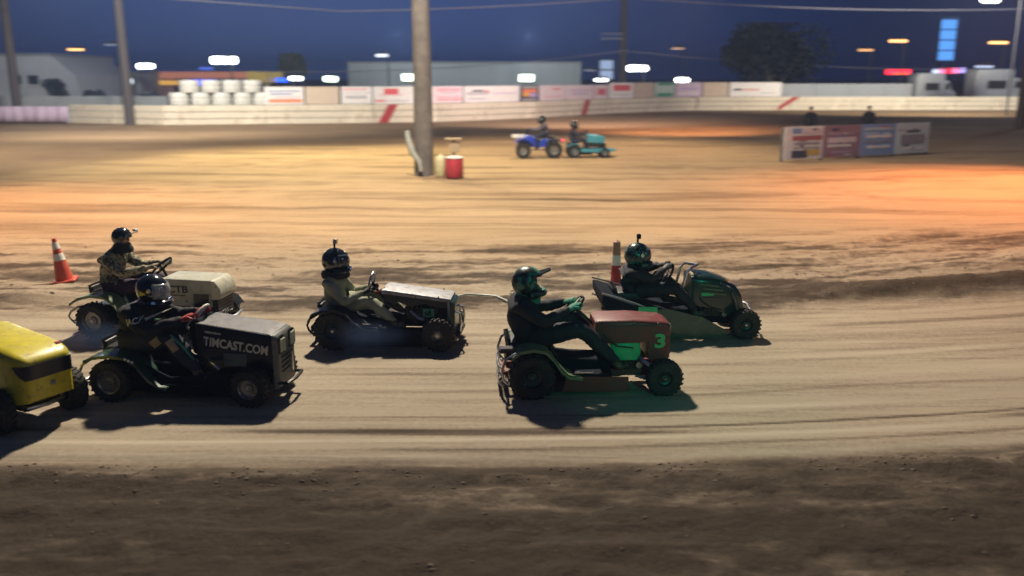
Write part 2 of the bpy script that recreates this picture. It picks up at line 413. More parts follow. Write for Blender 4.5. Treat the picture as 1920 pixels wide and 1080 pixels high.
def mr(src, a, b_, c, d):
    n = N(t, 'ShaderNodeMapRange'); n.inputs['From Min'].default_value = a; n.inputs['From Max'].default_value = b_
    n.inputs['To Min'].default_value = c; n.inputs['To Max'].default_value = d; L(src, n.inputs['Value']); return n.outputs[0]
def mth(op, a, b_):
    n = N(t, 'ShaderNodeMath', operation=op)
    for i, q in enumerate((a, b_)):
        if isinstance(q, (int, float)): n.inputs[i].default_value = q
        else: L(q, n.inputs[i])
    return n.outputs[0]
fac = mth('ADD', sp.outputs[0], mth('ADD', mr(ns.outputs['Fac'], .3, .7, -.16, .16), mr(nf.outputs['Fac'], .3, .7, -.14, .14)))
cr = N(t, 'ShaderNodeValToRGB'); e = cr.color_ramp.elements
e[0].position = 0; e[0].color = (.345, .290, .215, 1); e[1].position = 1; e[1].color = (.050, .036, .024, 1)
q = e.new(.3); q.color = (.225, .178, .128, 1); q = e.new(.62); q.color = (.105, .080, .058, 1)
L(fac, cr.inputs[0])
mx = N(t, 'ShaderNodeMix', data_type='RGBA'); mx.inputs['B'].default_value = (.46, .40, .31, 1)
L(mth('MULTIPLY', sp.outputs[1], mr(ns.outputs['Fac'], .35, .6, .3, 1.0)), mx.inputs['Factor']); L(cr.outputs[0], mx.inputs['A'])
vs = N(t, 'ShaderNodeVectorMath', operation='SCALE'); L(mx.outputs['Result'], vs.inputs[0]); L(mr(nl.outputs['Fac'], .3, .7, .88, 1.12), vs.inputs['Scale'])
zm = N(t, 'ShaderNodeMix', data_type='RGBA', blend_type='MULTIPLY'); zm.inputs['B'].default_value = (.88, .74, .58, 1)   # the infield is browner clay than the packed lane
L(at_.outputs['Alpha'], zm.inputs['Factor']); L(vs.outputs[0], zm.inputs['A']); L(zm.outputs['Result'], b.inputs['Base Color'])
bp = N(t, 'ShaderNodeBump', _Strength=.8, _Distance=.03)
L(mth('ADD', mth('MULTIPLY', ns.outputs['Fac'], .5), mth('MULTIPLY', nf.outputs['Fac'], mr(sp.outputs[2], 0, 1, .35, 1.3))), bp.inputs['Height'])
L(bp.outputs[0], b.inputs['Normal'])
me.materials.append(gm)
go = bpy.data.objects.new('ground', me); C.objects.link(go); go['kind'] = 'structure'
def gz(x, y):
    return float(ground_fields(np.array([float(x)]), np.array([float(y)]))[0][0])

# ---------------------------------------------------------------- track barrier and fence signs
path_px = [(135, 231), (310, 235), (500, 233), (700, 231), (820, 229), (900, 226), (1000, 222), (1080, 217), (1150, 213), (1230, 210), (1300, 207.5), (1465, 207), (1700, 207), (1960, 207)]
path = [at(*p) for p in path_px]
def resample(pts, step):
    out = [pts[0].copy()]; acc = 0
    for a, b_ in zip(pts, pts[1:]):
        d = (b_-a).length; n = max(1, round(d/step))
        for k in range(1, n+1): out.append(a.lerp(b_, k/n))
    return out
segs = resample(path, 5.0)
bar = thing('track_barrier', 'long low cream plank barrier curving behind the far turn below the row of signs', 'barrier', tuple(segs[0]))
org = segs[0]
for i, (a, b_) in enumerate(zip(segs, segs[1:])):
    d = b_-a; ang = math.atan2(d.y, d.x); c = (a+b_)/2-org
    for k, (z0, z1) in enumerate(((.02, .40), (.44, .86), (.90, 1.32))):
        mb = MB().box((0, 0, (z0+z1)/2), (d.length-.03, .14, z1-z0), None, .015)
        mb.build('plank', M['plank'], bar, loc=(c.x, c.y+random.uniform(-.02, .02), 0), rot=(0, 0, ang))
    MB().box((0, .12, .66), (.16, .10, 1.3)).build('post', M['wood'], bar, loc=(a.x-org.x, a.y-org.y, 0), rot=(0, 0, ang))
for (px, w) in ((727, .38), (1097, .30), (1473, 1.0)):
    i = min(range(len(segs)-1), key=lambda k: abs(960+segs[k].x/segs[k].y*FPX*1.0-px))
    ii_ = [k for k in range(len(segs)-1) if (960+FPX*segs[k].x/(segs[k].y*math.cos(PITCH)+CAM_H*math.sin(PITCH))) <= px]
    a, b_ = segs[ii_[-1]], segs[ii_[-1]+1]
    d = (b_-a).normalized(); rayd = ray(px, 200)
    tt = (rayd.x*a.y-rayd.y*a.x)/(rayd.y*d.x-rayd.x*d.y); p = a+d*tt
    ang = math.atan2(d.y, d.x)
    MB().add([(-w-.35, -.075, .03), (-w+.35, -.075, .03), (w+.35, -.075, 1.30), (w-.35, -.075, 1.30),
              (-w-.35, -.095, .03), (-w+.35, -.095, .03), (w+.35, -.095, 1.30), (w-.35, -.095, 1.30)],
             [(0, 1, 2, 3), (7, 6, 5, 4), (0, 4, 5, 1), (1, 5, 6, 2), (2, 6, 7, 3), (3, 7, 4, 0)]).build('red_mark', M['drumred'], bar, loc=(p.x-org.x, p.y-org.y, 0), rot=(0, 0, ang))

def fence_point(px):
    """where the view of column px meets the fence line"""
    best = None
    for a, b_ in zip(path, path[1:]):
        d = b_-a; r_ = ray(px, 200)
        den = r_.y*d.x-r_.x*d.y
        if abs(den) < 1e-9: continue
        tt = (r_.x*a.y-r_.y*a.x)/den
        if -.001 <= tt <= 1.001: return a+d*tt, math.atan2(d.y, d.x)
    return path[-1], 0
def flat(name, col): return mat(name, col, .6, var=.08, nscale=3, dirt=.1, dirtcol=(.4, .33, .27))
SG = {k: flat('sign_'+k, c) for k, c in dict(white=(.74, .72, .72), pinkwhite=(.72, .62, .66), plywood=(.56, .46, .37), red=(.66, .10, .12), pink=(.72, .28, .36), grey=(.36, .36, .42),
      blue=(.16, .24, .52), orange=(.74, .24, .12), dark=(.06, .06, .09), amber=(.75, .36, .06), violet=(.42, .32, .60), green=(.05, .28, .18), mint=(.48, .62, .55), lilac=(.60, .48, .62), paleblue=(.52, .60, .70), maroon=(.26, .08, .12)).items()}
signs = [
 (497, 571, 'white', 'white sign with blue text lines above an orange bar, just right of the stacked barrels', [('blue', .1, .9, .72, .78), ('blue', .15, .7, .55, .62), ('orange', .1, .95, .10, .30), ('pink', .3, .9, .38, .44)]),
 (573, 637, 'plywood', 'bare plywood board between the orange-barred sign and the grey-lettered sign', []),
 (640, 698, 'white', 'white sign with faint pink and grey letter rows left of the red badge sign', [('pink', .05, .85, .78, .90), ('grey', .05, .95, .62, .66), ('grey', .15, .85, .28, .50), ('grey', .05, .95, .05, .09)]),
 (700, 782, 'white', 'white sign with a red badge and red and grey line left of the wooden pole', [('red', .25, .58, .55, .88), ('pink', .18, .66, .48, .55), ('red', .05, .28, .12, .22), ('grey', .3, .8, .12, .20)]),
 (800, 868, 'pinkwhite', 'pinkish sign with two rows of red text right of the wooden pole', [('pink', .3, .95, .70, .88), ('grey', .4, .85, .60, .66), ('red', .3, .95, .15, .24), ('pink', .3, .95, .30, .40)]),
 (870, 974, 'white', 'wide white sign with a grey oval logo and faint lilac line', [('grey', .05, .42, .45, .66), ('dark', .15, .34, .66, .76), ('grey', .08, .38, .18, .26), ('lilac', .5, .95, .5, .58), ('red', .36, .44, .62, .72)]),
 (976, 1010, 'dark', 'small dark sign with an orange and violet picture', [('orange', .12, .88, .55, .78), ('amber', .12, .5, .30, .55), ('violet', .5, .88, .25, .52), ('white', .08, .92, .86, .92), ('white', .08, .92, .08, .13)]),
 (1012, 1060, 'pinkwhite', 'pale pink sign with a small red mark right of the dark picture sign', [('red', .5, .8, .68, .84), ('pink', .15, .85, .22, .30)]),
 (1062, 1112, 'pinkwhite', 'pale lilac sign with faint violet writing strokes', [('lilac', .1, .9, .55, .70), ('violet', .25, .8, .36, .44)]),
 (1114, 1140, 'pinkwhite', 'narrow pale sign with a red round emblem', [('pink', .15, .85, .25, .75), ('red', .35, .65, .35, .65)]),
 (1142, 1188, 'white', 'white sign with a bold pink block over grey lines', [('red', .15, .85, .48, .86), ('grey', .1, .9, .20, .26)]),
 (1190, 1225, 'plywood', 'bare plywood board left of the green sign', []),
 (1227, 1264, 'mint', 'mint sign with dark green bands at top and bottom', [('green', .15, .9, .82, .98), ('green', .1, .9, .05, .28)]),
 (1266, 1314, 'lilac', 'lilac sign with violet text right of the green-banded sign', [('violet', .2, .85, .52, .62), ('white', .1, .9, .2, .3)]),
 (1316, 1364, 'plywood', 'bare plywood board right of the lilac sign', []),
 (1366, 1463, 'white', 'long white sign with a red text line, rightmost of the sign row', [('dark', .08, .24, .42, .56), ('red', .26, .60, .42, .54), ('grey', .62, .9, .20, .28)]),
]
for (x0, x1, base, lab, marks) in signs:
    p0, a0 = fence_point(x0); p1, a1 = fence_point(x1)
    d = p1-p0; ang = math.atan2(d.y, d.x); w = d.length
    top = 2.56 if x0 < 1140 else 2.72
    z0 = 1.36; off = Vector((math.sin(ang), -math.cos(ang), 0))*-.02
    s = thing('advertising_sign', lab, 'sign', (p0.x+off.x, p0.y+off.y, z0), ang, 'signs along the top of the track barrier')
    hgt = top-z0
    MB().box((w/2, 0, hgt/2), (w-.04, .05, hgt)).build('board', SG[base], s)
    for q in (0.12, .88): MB().box((w*q, .09, hgt/2-.6), (.09, .1, hgt+1.2)).build('post', M['wood'], s)
    for (c_, u0, u1, v0, v1) in marks:
        if c_ in ('red', 'pink', 'grey', 'dark') and (u1-u0) > .25 and (v1-v0) < .3 and base != 'dark':    # unreadable lettering: uneven strokes
            mb = MB(); u = u0
            while u < u1-.02:
                du = random.uniform(.03, .08); mb.box((w*(u+du*.4), -.028, hgt*(v0+v1)/2), (w*du*.7, .008, hgt*(v1-v0)*random.uniform(.7, 1))); u += du
            mb.build('writing', SG[c_], s)
        else:
            MB().box((w*(u0+u1)/2, -.03, hgt*(v0+v1)/2), (w*(u1-u0), .01, hgt*(v1-v0)), None, .004).build('print', SG[c_], s)

# stacked white barrels left of the signs
def barrel(px, row):
    p, a = fence_point(px); h0 = 1.34+(row*.84)
    mb = MB().lathe([(0.01, 0), (.62, 0), (.655, .03), (.655, .26), (.67, .28), (.655, .30), (.655, .54), (.67, .56), (.655, .58), (.655, .80), (.63, .83), (.60, .81), (.01, .81)], 22)
    o = mb.build('barrel', M['drumwhite'], None, smooth=True, loc=(p.x, p.y+.85, h0))
    return o
p0, a0 = fence_point(310); p1, a1 = fence_point(498)
led = MB().box(((p1-p0).length/2, .85, .66), ((p1-p0).length, 1.4, 1.31)).build('barrel_ledge', M['concrete'], None, loc=(p0.x, p0.y, 0), rot=(0, 0, math.atan2(p1.y-p0.y, p1.x-p0.x)))
tag(led, 'plain concrete ledge carrying the two rows of white barrels', 'ledge')
bl = ['leftmost', 'second', 'third', 'fourth', 'fifth']
for k, px in enumerate((329, 370, 410, 450, 488)):
    tag(barrel(px, 0), f'white barrel, {bl[k]} from the left in the bottom row of the stack', 'barrel', 'white barrels stacked on the barrier')
for k, px in enumerate((350, 391, 431, 470)):
    tag(barrel(px, 1), f'white barrel, {bl[k]} from the left in the top row of the stack', 'barrel', 'white barrels stacked on the barrier')

# left walls
Mb = mat('bluegrey_wall_paint', (.36, .40, .44), .8, dirt=.2, nscale=.8)
Ml = mat('lilac_banner_cloth', (.56, .45, .60), .8, var=.12, nscale=2)
def wall(name, pts, h, th, m, lab, z0=0):
    w = thing(name, lab, 'wall', tuple(pts[0]))
    for a, b_ in zip(pts, pts[1:]):
        d = b_-a; ang = math.atan2(d.y, d.x); n = max(1, round(d.length/3.5))
        for k in range(n):
            c = a+d*((k+.5)/n)-pts[0]
            MB().box((0, 0, z0+h/2), (d.length/n-.025, th, h), None, .02).build('panel', m, w, loc=(c.x, c.y, 0), rot=(0, 0, ang))
    return w
wall('concrete_wall', [at(-260, 228), at(-60, 231), at(133, 231)], 1.15, .25, Mb, 'low blue-grey wall at the far left beyond the track turn')
a, b_ = at(-120, 231), at(134, 231.5); d = b_-a
bn = thing('lilac_banner', 'lilac cloth banner hung on the low wall at the far left edge', 'banner', (a.x, a.y-.35, 0), math.atan2(d.y, d.x))
mb = MB(); n = 60
vs = [((d.length*k/n), .04*math.sin(k*1.3)+.03*math.sin(k*.5), z) for z in (.12, .60, 1.20) for k in range(n+1)]
mb.add(vs, [(r_*(n+1)+k, r_*(n+1)+k+1, (r_+1)*(n+1)+k+1, (r_+1)*(n+1)+k) for r_ in range(2) for k in range(n)])
mb.build('cloth', Ml, bn, smooth=True, solid=.02)
a, b_ = at(-300, 222), at(318, 222)
wall('rear_wall', [a, b_], 1.75, .2, Mb, 'long pale grey wall behind the lilac banner and white barrier, left of the barrels')

# ---------------------------------------------------------------- wooden poles, wires
def pole(px_base, py_base, px_top, r0, r1, hgt, lab, base=None, cross=False):
    wm = M['woodfar'] if base else M['wood']
    p = base or at(px_base, py_base)
    o = thing('utility_pole', lab, 'pole', (p.x, p.y, 0), 0, 'tall wooden light poles')
    mb = MB(); pts = [(0.02*math.sin(k*.7), 0, hgt*k/12-.2) for k in range(13)]
    mb.tube(pts, [r0+(r1-r0)*k/12 for k in range(13)], 16)
    mb.build('shaft', wm, o, smooth=True)
    if cross:
        MB().box((0, -r1-.06, hgt-1.0), (2.6, .12, .14), None, .01).build('crossarm', M['wood'], o)
        for q in (-1.1, -.5, .5, 1.1): MB().box((q, -r1-.12, hgt-.7), (.42, .24, .36), None, .03).build('flood_head', M['darkmetal'], o)
    return o, p
mp_, mpp = pole(795, 329, 785, .33, .21, 15.5, 'thick tall wooden pole standing in the infield dirt left of the red drum', cross=True)
pole(0, 0, 0, .33, .24, 14, 'wooden pole behind the left wall, between the bushes and the gas station', base=atY(241, 200, 62).xy.to_3d())
pole(0, 0, 0, .34, .26, 14, 'dim wooden pole at the far left edge before the grey house', base=atY(32, 200, 66).xy.to_3d())
pole(0, 0, 0, .55, .38, 24, 'dim wooden pole rising behind the sign row, left of the bright floodlight', base=atY(1166, 180, 120).xy.to_3d())
pole(0, 0, 0, .32, .26, 14, 'dim wooden pole at the right edge of the picture by the barrier', base=atY(1911, 245, 58).xy.to_3d())
# wrapped pale sheeting leaning on the main pole
o = MB().tube([(-.50, -.28, 1.45), (-.46, -.32, 1.15), (-.34, -.34, .75), (-.12, -.36, .45), (-.06, -.40, .12)], [.07, .10, .11, .09, .06], 10).build('plastic_sheet_roll', mat('grey_sheet_plastic', (.32, .34, .32), .6, bump=.5, bscale=9), None, smooth=True, loc=(mpp.x, mpp.y, .05))
tag(o, 'pale plastic sheet roll leaning against the foot of the thick infield pole', 'sheet')
def wire(p, q, sag, lab, r=.035):
    pts = [p.lerp(q, k/24)+Vector((0, 0, -sag*4*(k/24)*(1-k/24))) for k in range(25)]
    tag(MB().tube(pts, r, 5).build('overhead_wire', M['wiremat'], None), lab, 'wire', 'overhead wires')
M['wiremat'] = mat('wire', (.28, .28, .34), .5)
wire(atY(-60, -30, 60), atY(640, 21, 75), .0, 'overhead wire crossing the top of the sky left of the thick pole', .05)
wire(atY(640, 21, 75), atY(1180, -4, 85), .2, 'overhead wire crossing the top of the sky right of the thick pole', .05)
wire(atY(1180, -4, 85), atY(2000, 14, 95), .6, 'overhead wire along the top right of the sky', .05)
wire(atY(480, 134, 100), atY(1170, 95, 112), .8, 'thin cable across the front of the long warehouse', .045)
wire(atY(1170, 95, 112), atY(1960, 128, 118), .9, 'thin cable running right from the pole behind the signs', .04)

# ---------------------------------------------------------------- far buildings
def rect(px0, px1, py_top, Y):
    a = atY(px0, py_top, Y); b_ = atY(px1, py_top, Y); return a.x, b_.x, a.z
Mware = mat('warehouse_metal_siding', (.40, .45, .46), .6, var=.06, nscale=.3)
Mroof = mat('roof_metal', (.22, .23, .25), .5)
Mlamp = emis('white_lamp_glow', (.96, 1.0, .97), 9)
Mlampw = emis('lamp_glow_greenish', (.85, 1.0, .80), 5)
Morange = emis('orange_lamp_glow', (1.0, .48, .16), 4)
Mdimlamp = emis('dim_lamp_glow', (.85, .92, 1.0), 1.6)
def building(name, lab, x0, x1, zt, Y, depth, wallm, roofm, pitch=0.0, ribs=0.0, cat='building'):
    o = thing(name, lab, cat, ((x0+x1)/2, Y, 0)); w = x1-x0
    mb = MB()
    if ribs:
        n = int(w/ribs); pts = []
        for k in range(n):
            u = -w/2+w*k/n; pts += [(u, 0), (u+ribs*.6, 0), (u+ribs*.65, -.06), (u+ribs*.95, -.06)]
        pts += [(w/2, 0), (w/2, depth), (-w/2, depth)]
        m_ = len(pts); mb.add([(x, y, z) for z in (0, zt) for x, y in pts], [(i, (i+1) % m_, m_+(i+1) % m_, m_+i) for i in range(m_)]+[tuple(range(m_-1, -1, -1)), tuple(range(m_, 2*m_))])
    else: mb.box((0, depth/2, zt/2), (w, depth, zt))
    mb.build('wall', wallm, o)
    if pitch: 
        MB().add([(-w/2-.3, -.3, zt), (w/2+.3, -.3, zt), (w/2+.3, depth+.3, zt), (-w/2-.3, depth+.3, zt), (-w/2-.3, depth/2, zt+pitch), (w/2+.3, depth/2, zt+pitch)],
                 [(0, 1, 5, 4), (2, 3, 4, 5), (0, 4, 3), (1, 2, 5), (3, 2, 1, 0)]).build('roof', roofm, o)
    else: MB().box((0, depth/2, zt+.12), (w+.3, depth+.3, .22)).build('roof', roofm, o)
    return o
def wall_lamp(px, py, Y, parent_y, w, h, m, lab):
    p = atY(px, py, Y)
    o = thing('wall_lamp', lab, 'lamp', (p.x, p.y, p.z), 0, 'lamps fixed to far buildings')
    MB().box((0, .12, .0), (w*1.1, .25, h*1.15), None, .02).build('housing', M['darkmetal'], o)
    MB().box((0, -.03, -.02), (w, .06, h*.9), None, .02).build('lens', m, o)
x0, x1, zt = rect(652, 1090, 118, 150)
building('warehouse', 'long low grey metal warehouse behind the middle of the sign row', x0, x1, zt, 150, 30, Mware, Mroof, ribs=1.2)
wall_lamp(768, 145, 149.4, 0, 2.4, 1.2, Mlampw, 'bright wall lamp on the warehouse just left of the thick pole')
wall_lamp(987, 146, 149.4, 0, 2.3, 1.2, Mlampw, 'bright wall lamp on the warehouse right of the thick pole')
x0, x1, zt = rect(-260, 92, 104, 100)
hs = building('grey_house', 'plain pale grey house with a low roof at the far left edge', x0, x1, zt, 100, 16, mat('grey_render', (.42, .42, .43), .8, var=.1, nscale=.4), Mroof)
mb = MB(); mb.add([(x1-hs.location.x, 0, 0), (x1-hs.location.x+3.2, 0, 0), (x1-hs.location.x+2.6, 0, zt*.62), (x1-hs.location.x, 0, zt), (x1-hs.location.x, 14, 0), (x1-hs.location.x+3.2, 14, 0), (x1-hs.location.x+2.6, 14, zt*.62), (x1-hs.location.x, 14, zt)],
       [(0, 1, 2, 3), (7, 6, 5, 4), (0, 4, 5, 1), (1, 5, 6, 2), (2, 6, 7, 3)]); mb.build('lean_to', mat('grey_render_side', (.40, .40, .41), .8), hs)
for q in (30, 62):
    p = atY(q, 150, 99.9); f = MB().box((0, 0, 0), (1.1, .12, 1.0)).build('window', M['grille'], hs, loc=(p.x-hs.location.x, -.05, p.z)); MB().box((0, -.05, -.55), (1.3, .18, .1)).build('sill', M['white'], f)
x0, x1, zt = rect(112, 262, 138, 118)
building('low_shop', 'low pale grey shop with lamps under its eave, behind the left wall', x0, x1, zt, 118, 12, mat('pale_render', (.40, .41, .42), .8), Mroof)
for (q, w_, l_) in ((138, 2.1, 'leftmost'), (192, 2.1, 'middle'), (236, 1.8, 'rightmost')):
    wall_lamp(q, 148+(q > 200)*4, 117.7, 0, w_, .72, Mlamp if q < 200 else Mdimlamp, f'{l_} of three white lamps on the low shop')
# fuel station canopy
p0 = atY(282, 136, 125); p1 = atY(500, 136, 125); w = p1.x-p0.x
st_ = thing('fuel_station_canopy', 'orange and yellow fuel station canopy with a blue lit sign behind the barrels', 'canopy', ((p0.x+p1.x)/2, 125, 0))
zt = p0.z
MB().box((-w*.08, 4, zt-.35), (w*.84, 9, .9), None, .05).build('fascia', emis('orange_fascia_glow', (.55, .20, .12), .55), st_)
MB().box((w*.42, 4, zt-.6), (w*.16, 9.2, 1.5), None, .05).build('yellow_fascia', emis('yellow_fascia_glow', (.50, .36, .08), .5), st_)
for q in (-.42, -.1, .2, .45):
    MB().box((w*q, 3, (zt-.8)/2), (.5, .5, zt-.8)).build('column', M['white'], st_)
MB().box((0, 9, 1.3), (w*.7, 3, 2.4)).build('kiosk', mat('kiosk_wall', (.2, .22, .26), .7), st_)
MB().box((-w*.04, -.6, zt-1.35), (3.4, .2, .75), None, .03).build('blue_sign', emis('blue_sign_glow', (.02, .08, 1.0), 3.0), st_)
MB().box((-w*.36, -.6, zt-1.35), (3.4, .2, .6), None, .03).build('amber_sign', emis('amber_sign_glow', (.8, .42, .08), .8), st_)
MB().box((-w*.04, 1, zt+.55), (1.8, .3, .35)).build('roof_sign', emis('blue_roof_glow', (.08, .16, .8), .8), st_)

def lit_sign(px, py, Y, w, h, m, lab, posth=True, extra=None):
    p = atY(px, py, Y)
    o = thing('lit_sign', lab, 'sign', (p.x, Y, 0))
    if posth:
        for s_ in (-.35, .35): MB().box((w*s_, .1, p.z/2), (.16, .16, p.z)).build('post', M['darkmetal'], o)
    MB().box((0, .12, p.z), (w+.12, .22, h+.12), None, .02).build('cabinet', M['darkmetal'], o)
    MB().box((0, -.02, p.z), (w, .08, h), None, .015).build('face', m, o)
    if extra: extra(o, p)
    return o
lit_sign(497, 149, 130, 2.6, .62, emis('pale_blue_glow', (.35, .60, 1.0), 1.3), 'pale blue lit sign beside the yellow end of the canopy')
lit_sign(525, 150, 130, 2.3, .55, emis('deep_blue_glow', (.02, .10, 1.0), 3), 'deep blue lit sign left of the small white lamps')
def slabs(o, p):
    for k in range(4): MB().box((0, -.10, p.z+2.05-1.37*k), (2.1, .07, 1.2), None, .02).build('panel', emis('pylon_panel_glow', (.10, .36, .95), 1.1), o)
lit_sign(1776, 75, 125, 2.3, 5.6, mat('pylon_back', (.03, .06, .14), .5), 'tall blue pylon sign of four lit panels in the right sky', True, slabs)
lit_sign(1780, 37, 125.4, 2.4, .5, emis('pylon_top_glow', (.18, .42, .9), .6), 'short pale blue header above the tall pylon sign', False)
def two(o, p):
    for k in range(2): MB().box((0, -.09, p.z+.65-1.3*k), (1.65, .07, 1.1), None, .02).build('panel', emis('grey_panel_glow', (.38, .52, .80), .62), o)
lit_sign(1137, 131, 120, 1.8, 2.6, mat('sign_back', (.05, .07, .12), .5), 'small two-panel pale blue sign left of the bright floodlight', True, two)
def bars(o, p):
    MB().box((.3, -.09, p.z-.22), (2.2, .08, .22), None, .02).build('bar', emis('red_bar_glow', (1, .12, .05), 2.2), o)
lit_sign(1684, 135, 125, 3.4, .62, emis('red_neon_glow', (1.0, .02, .05), 3.2), 'red lit sign above the grey fence at right', True, bars)
def cols(o, p):
    for (u, w_, c_) in ((-1.75, .9, (.6, .7, 1.0)), (-.9, .8, (1.0, .25, .5)), (.1, .9, (1.0, .02, .06)), (.95, 1.1, (1.0, .25, .55)), (1.95, .7, (.45, .42, 1.0))):
        MB().box((u, -.09, p.z+.04*u), (w_, .08, .66), None, .02).build('panel', emis('panel_glow', c_, 1.7), o)
lit_sign(1778, 133, 125, 4.6, .8, mat('sign_back2', (.05, .04, .09), .5), 'pink, red and violet lit sign right of the red one', True, cols)

def street_lamp(px, py, Y, w, h, m, lab, arm=.8, poler=.09):
    p = atY(px, py, Y)
    o = thing('street_lamp', lab, 'lamp', (p.x+arm, Y, 0), 0, 'lamps standing beyond the track')
    MB().tube([(0, 0, 0), (0, 0, p.z+.1), (-.1, 0, p.z+.3), (-arm, 0, p.z+.35)], poler, 8).build('pole', M['lampole'], o, smooth=True)
    MB().box((-arm, 0, p.z+h/2+.10), (w*1.05, .5, .2), None, .04).build('housing', M['darkmetal'], o)
    MB().box((-arm, 0, p.z), (w, .45, h), None, min(w, h)*.25).build('lens', m, o)
M['lampole'] = mat('galvanised_pole', (.05, .055, .07), .6)
SL = [(420, 113, 105, 3.0, .75, Mlamp, 'large bright white floodlight above the fuel station canopy'),
      (273, 124, 105, 1.9, .55, Mlamp, 'bright white lamp just right of the left wooden pole'),
      (142, 93, 110, 1.8, .16, Morange, 'thin orange lamp high between the grey house and the left pole'),
      (208, 84, 105, 1.4, .14, emis('faint_glow', (.5, .6, .8), .35), 'faint grey lamp left of the wooden pole'),
      (716, 104, 120, 1.6, .34, Mdimlamp, 'small white lamp above the left end of the warehouse'),
      (555, 147, 112, 1.6, .42, Mlamp, 'small white lamp right of the deep blue sign'),
      (620, 148, 112, 1.7, .62, Mlampw, 'white lamp with greenish tint at the left end of the warehouse'),
      (1195, 128, 105, 2.3, .62, Mlamp, 'bright white floodlight right of the two-panel sign'),
      (1127, 150, 112, 1.5, .28, Mlamp, 'small white lamp below the two-panel sign'),
      (1279, 150, 112, 1.6, .5, Mlamp, 'white lamp peeping over the sign row right of the floodlight'),
      (1106, 132, 130, 1.5, .12, emis('faint_glow2', (.6, .65, .8), .5), 'faint thin lamp right of the warehouse roof end'),
      (1271, 91, 125, 1.6, .14, emis('faint_orange', (1, .6, .4), .9), 'faint orange lamp high right of the dim pole'),
      (1512, 91, 125, 1.4, .12, emis('faint_orange2', (.8, .6, .5), .35), 'very faint lamp in front of the dark tree'),
      (1623, 94, 118, 1.8, .16, emis('orange_glow2', (1, .5, .2), 2), 'thin orange lamp right of the dark tree'),
      (1684, 77, 112, 2.1, .24, Morange, 'orange lamp above the red lit sign'),
      (1872, 80, 112, 2.2, .24, Morange, 'orange lamp at the right edge above the trailers'),
      (1857, -1, 78, 1.5, .5, Mlamp, 'bright floodlight cut by the top edge at right', 2.55),
      (1845, 125, 100, 1.9, .2, emis('white_strip', (.6, .7, 1), 1.0), 'thin bluish strip lamp over the right trailer')]
for a_ in SL: street_lamp(*a_)
# double cross-arm lamp by the dim pole
p = atY(1148, 68, 118); o = thing('cross_arm', 'double pale cross arm on the dim pole behind the sign row', 'bracket', (p.x, p.y, p.z))
for q in (-.3, .3): MB().box((0, 0, q), (2.9, .16, .14), None, .02).build('bar', M['silverhood'], o)

# grey fence, trailers, cars behind the barrier
w_ = wall('grey_fence', [at(1462, 203), at(1720, 203)], 2.55, .12, mat('grey_sheet', (.36, .39, .43), .7, dirt=.1), 'pale grey sheet fence right of the sign row')
def trailer(px0, px1, pyt, Y, lab):
    a = atY(px0, pyt, Y); b_ = atY(px1, pyt, Y); w = b_.x-a.x; zt = a.z
    o = thing('parked_truck', lab, 'truck', ((a.x+b_.x)/2, Y, 0), 0, 'grey vehicles parked behind the barrier')
    mg = M['truckgrey']
    mb = MB().loft([(-w/2, .6, zt*.93, 1.1, .12), (-w/2+.15, .5, zt, 1.2, .18), (w*.16, .5, zt, 1.2, .18), (w*.18, .5, zt*.97, 1.15, .2)]); mb.build('box_body', mg, o, smooth=True)
    mb = MB().loft([(w*.19, .5, zt*.80, 1.05, .15), (w*.30, .5, zt*.78, 1.05, .18), (w*.40, .5, zt*.52, 1.0, .15), (w*.50, .5, zt*.46, .95, .12)]); mb.build('cab', mg, o, smooth=True)
    MB().box((w*.27, -1.06, zt*.62), (w*.10, .04, zt*.16)).build('window', M['grille'], o)
    MB().box((-w*.12, -1.22, zt*.62), (w*.34, .04, zt*.20), None, .02).build('side_window', M['grille'], o)
    for q in (-.28, .36):
        wh = MB().lathe([(.01, -.12), (.42, -.12), (.45, -.08), (.45, .08), (.42, .12), (.01, .12)], 16, 'Y').build('wheel', M['rubber'], o, smooth=True, loc=(w*q, -1.05, .45))
        MB().lathe([(.01, -.14), (.2, -.14), (.22, -.12)], 12, 'Y').build('rim', M['rim'], wh)
M['truckgrey'] = mat('pale_grey_vehicle_paint', (.26, .28, .32), .45, dirt=.1)
trailer(1712, 1788, 137, 96, 'pale grey box truck behind the barrier under the pink sign')
trailer(1822, 1925, 130, 94, 'larger pale grey box truck at the right edge behind the barrier')
def car(px0, px1, Y, m, lab, zt=1.5):
    a = atY(px0, 180, Y); b_ = atY(px1, 180, Y); w = b_.x-a.x; s_ = w/4.5
    o = thing('parked_car', lab, 'car', ((a.x+b_.x)/2, Y, 0), 0, 'cars parked beyond the left wall')
    MB().loft([(-2.2*s_, .35, .80, .75, .1), (-2.1*s_, .3, .95, .85, .12), (-.9*s_, .3, .98, .88, .12), (1.1*s_, .3, .95, .88, .12), (2.05*s_, .3, .82, .85, .12), (2.22*s_, .35, .65, .75, .1)]).build('body', m, o, smooth=True)
    MB().loft([(-1.75*s_, .9, .98, .76, .04), (-1.1*s_, .9, zt, .66, .12), (.3*s_, .9, zt+.02, .66, .12), (1.15*s_, .9, .98, .76, .04)]).build('cabin', M['grille'], o, smooth=True)
    for q in (-1.35, 1.35):
        for sy in (-.82, .82):
            wh = MB().lathe([(.01, -.1), (.30, -.1), (.33, -.06), (.33, .06), (.30, .1), (.01, .1)], 16, 'Y').build('wheel', M['rubber'], o, smooth=True, loc=(q*s_, sy, .33))
            MB().lathe([(.01, -.115), (.18, -.115), (.2, -.1)], 12, 'Y').build('rim', M['rim'], wh)
car(148, 218, 90, mat('blue_white_car', (.42, .46, .68), .35, dirt=.1), 'pale blue parked car behind the left wall, left of the wooden pole', 2.0)
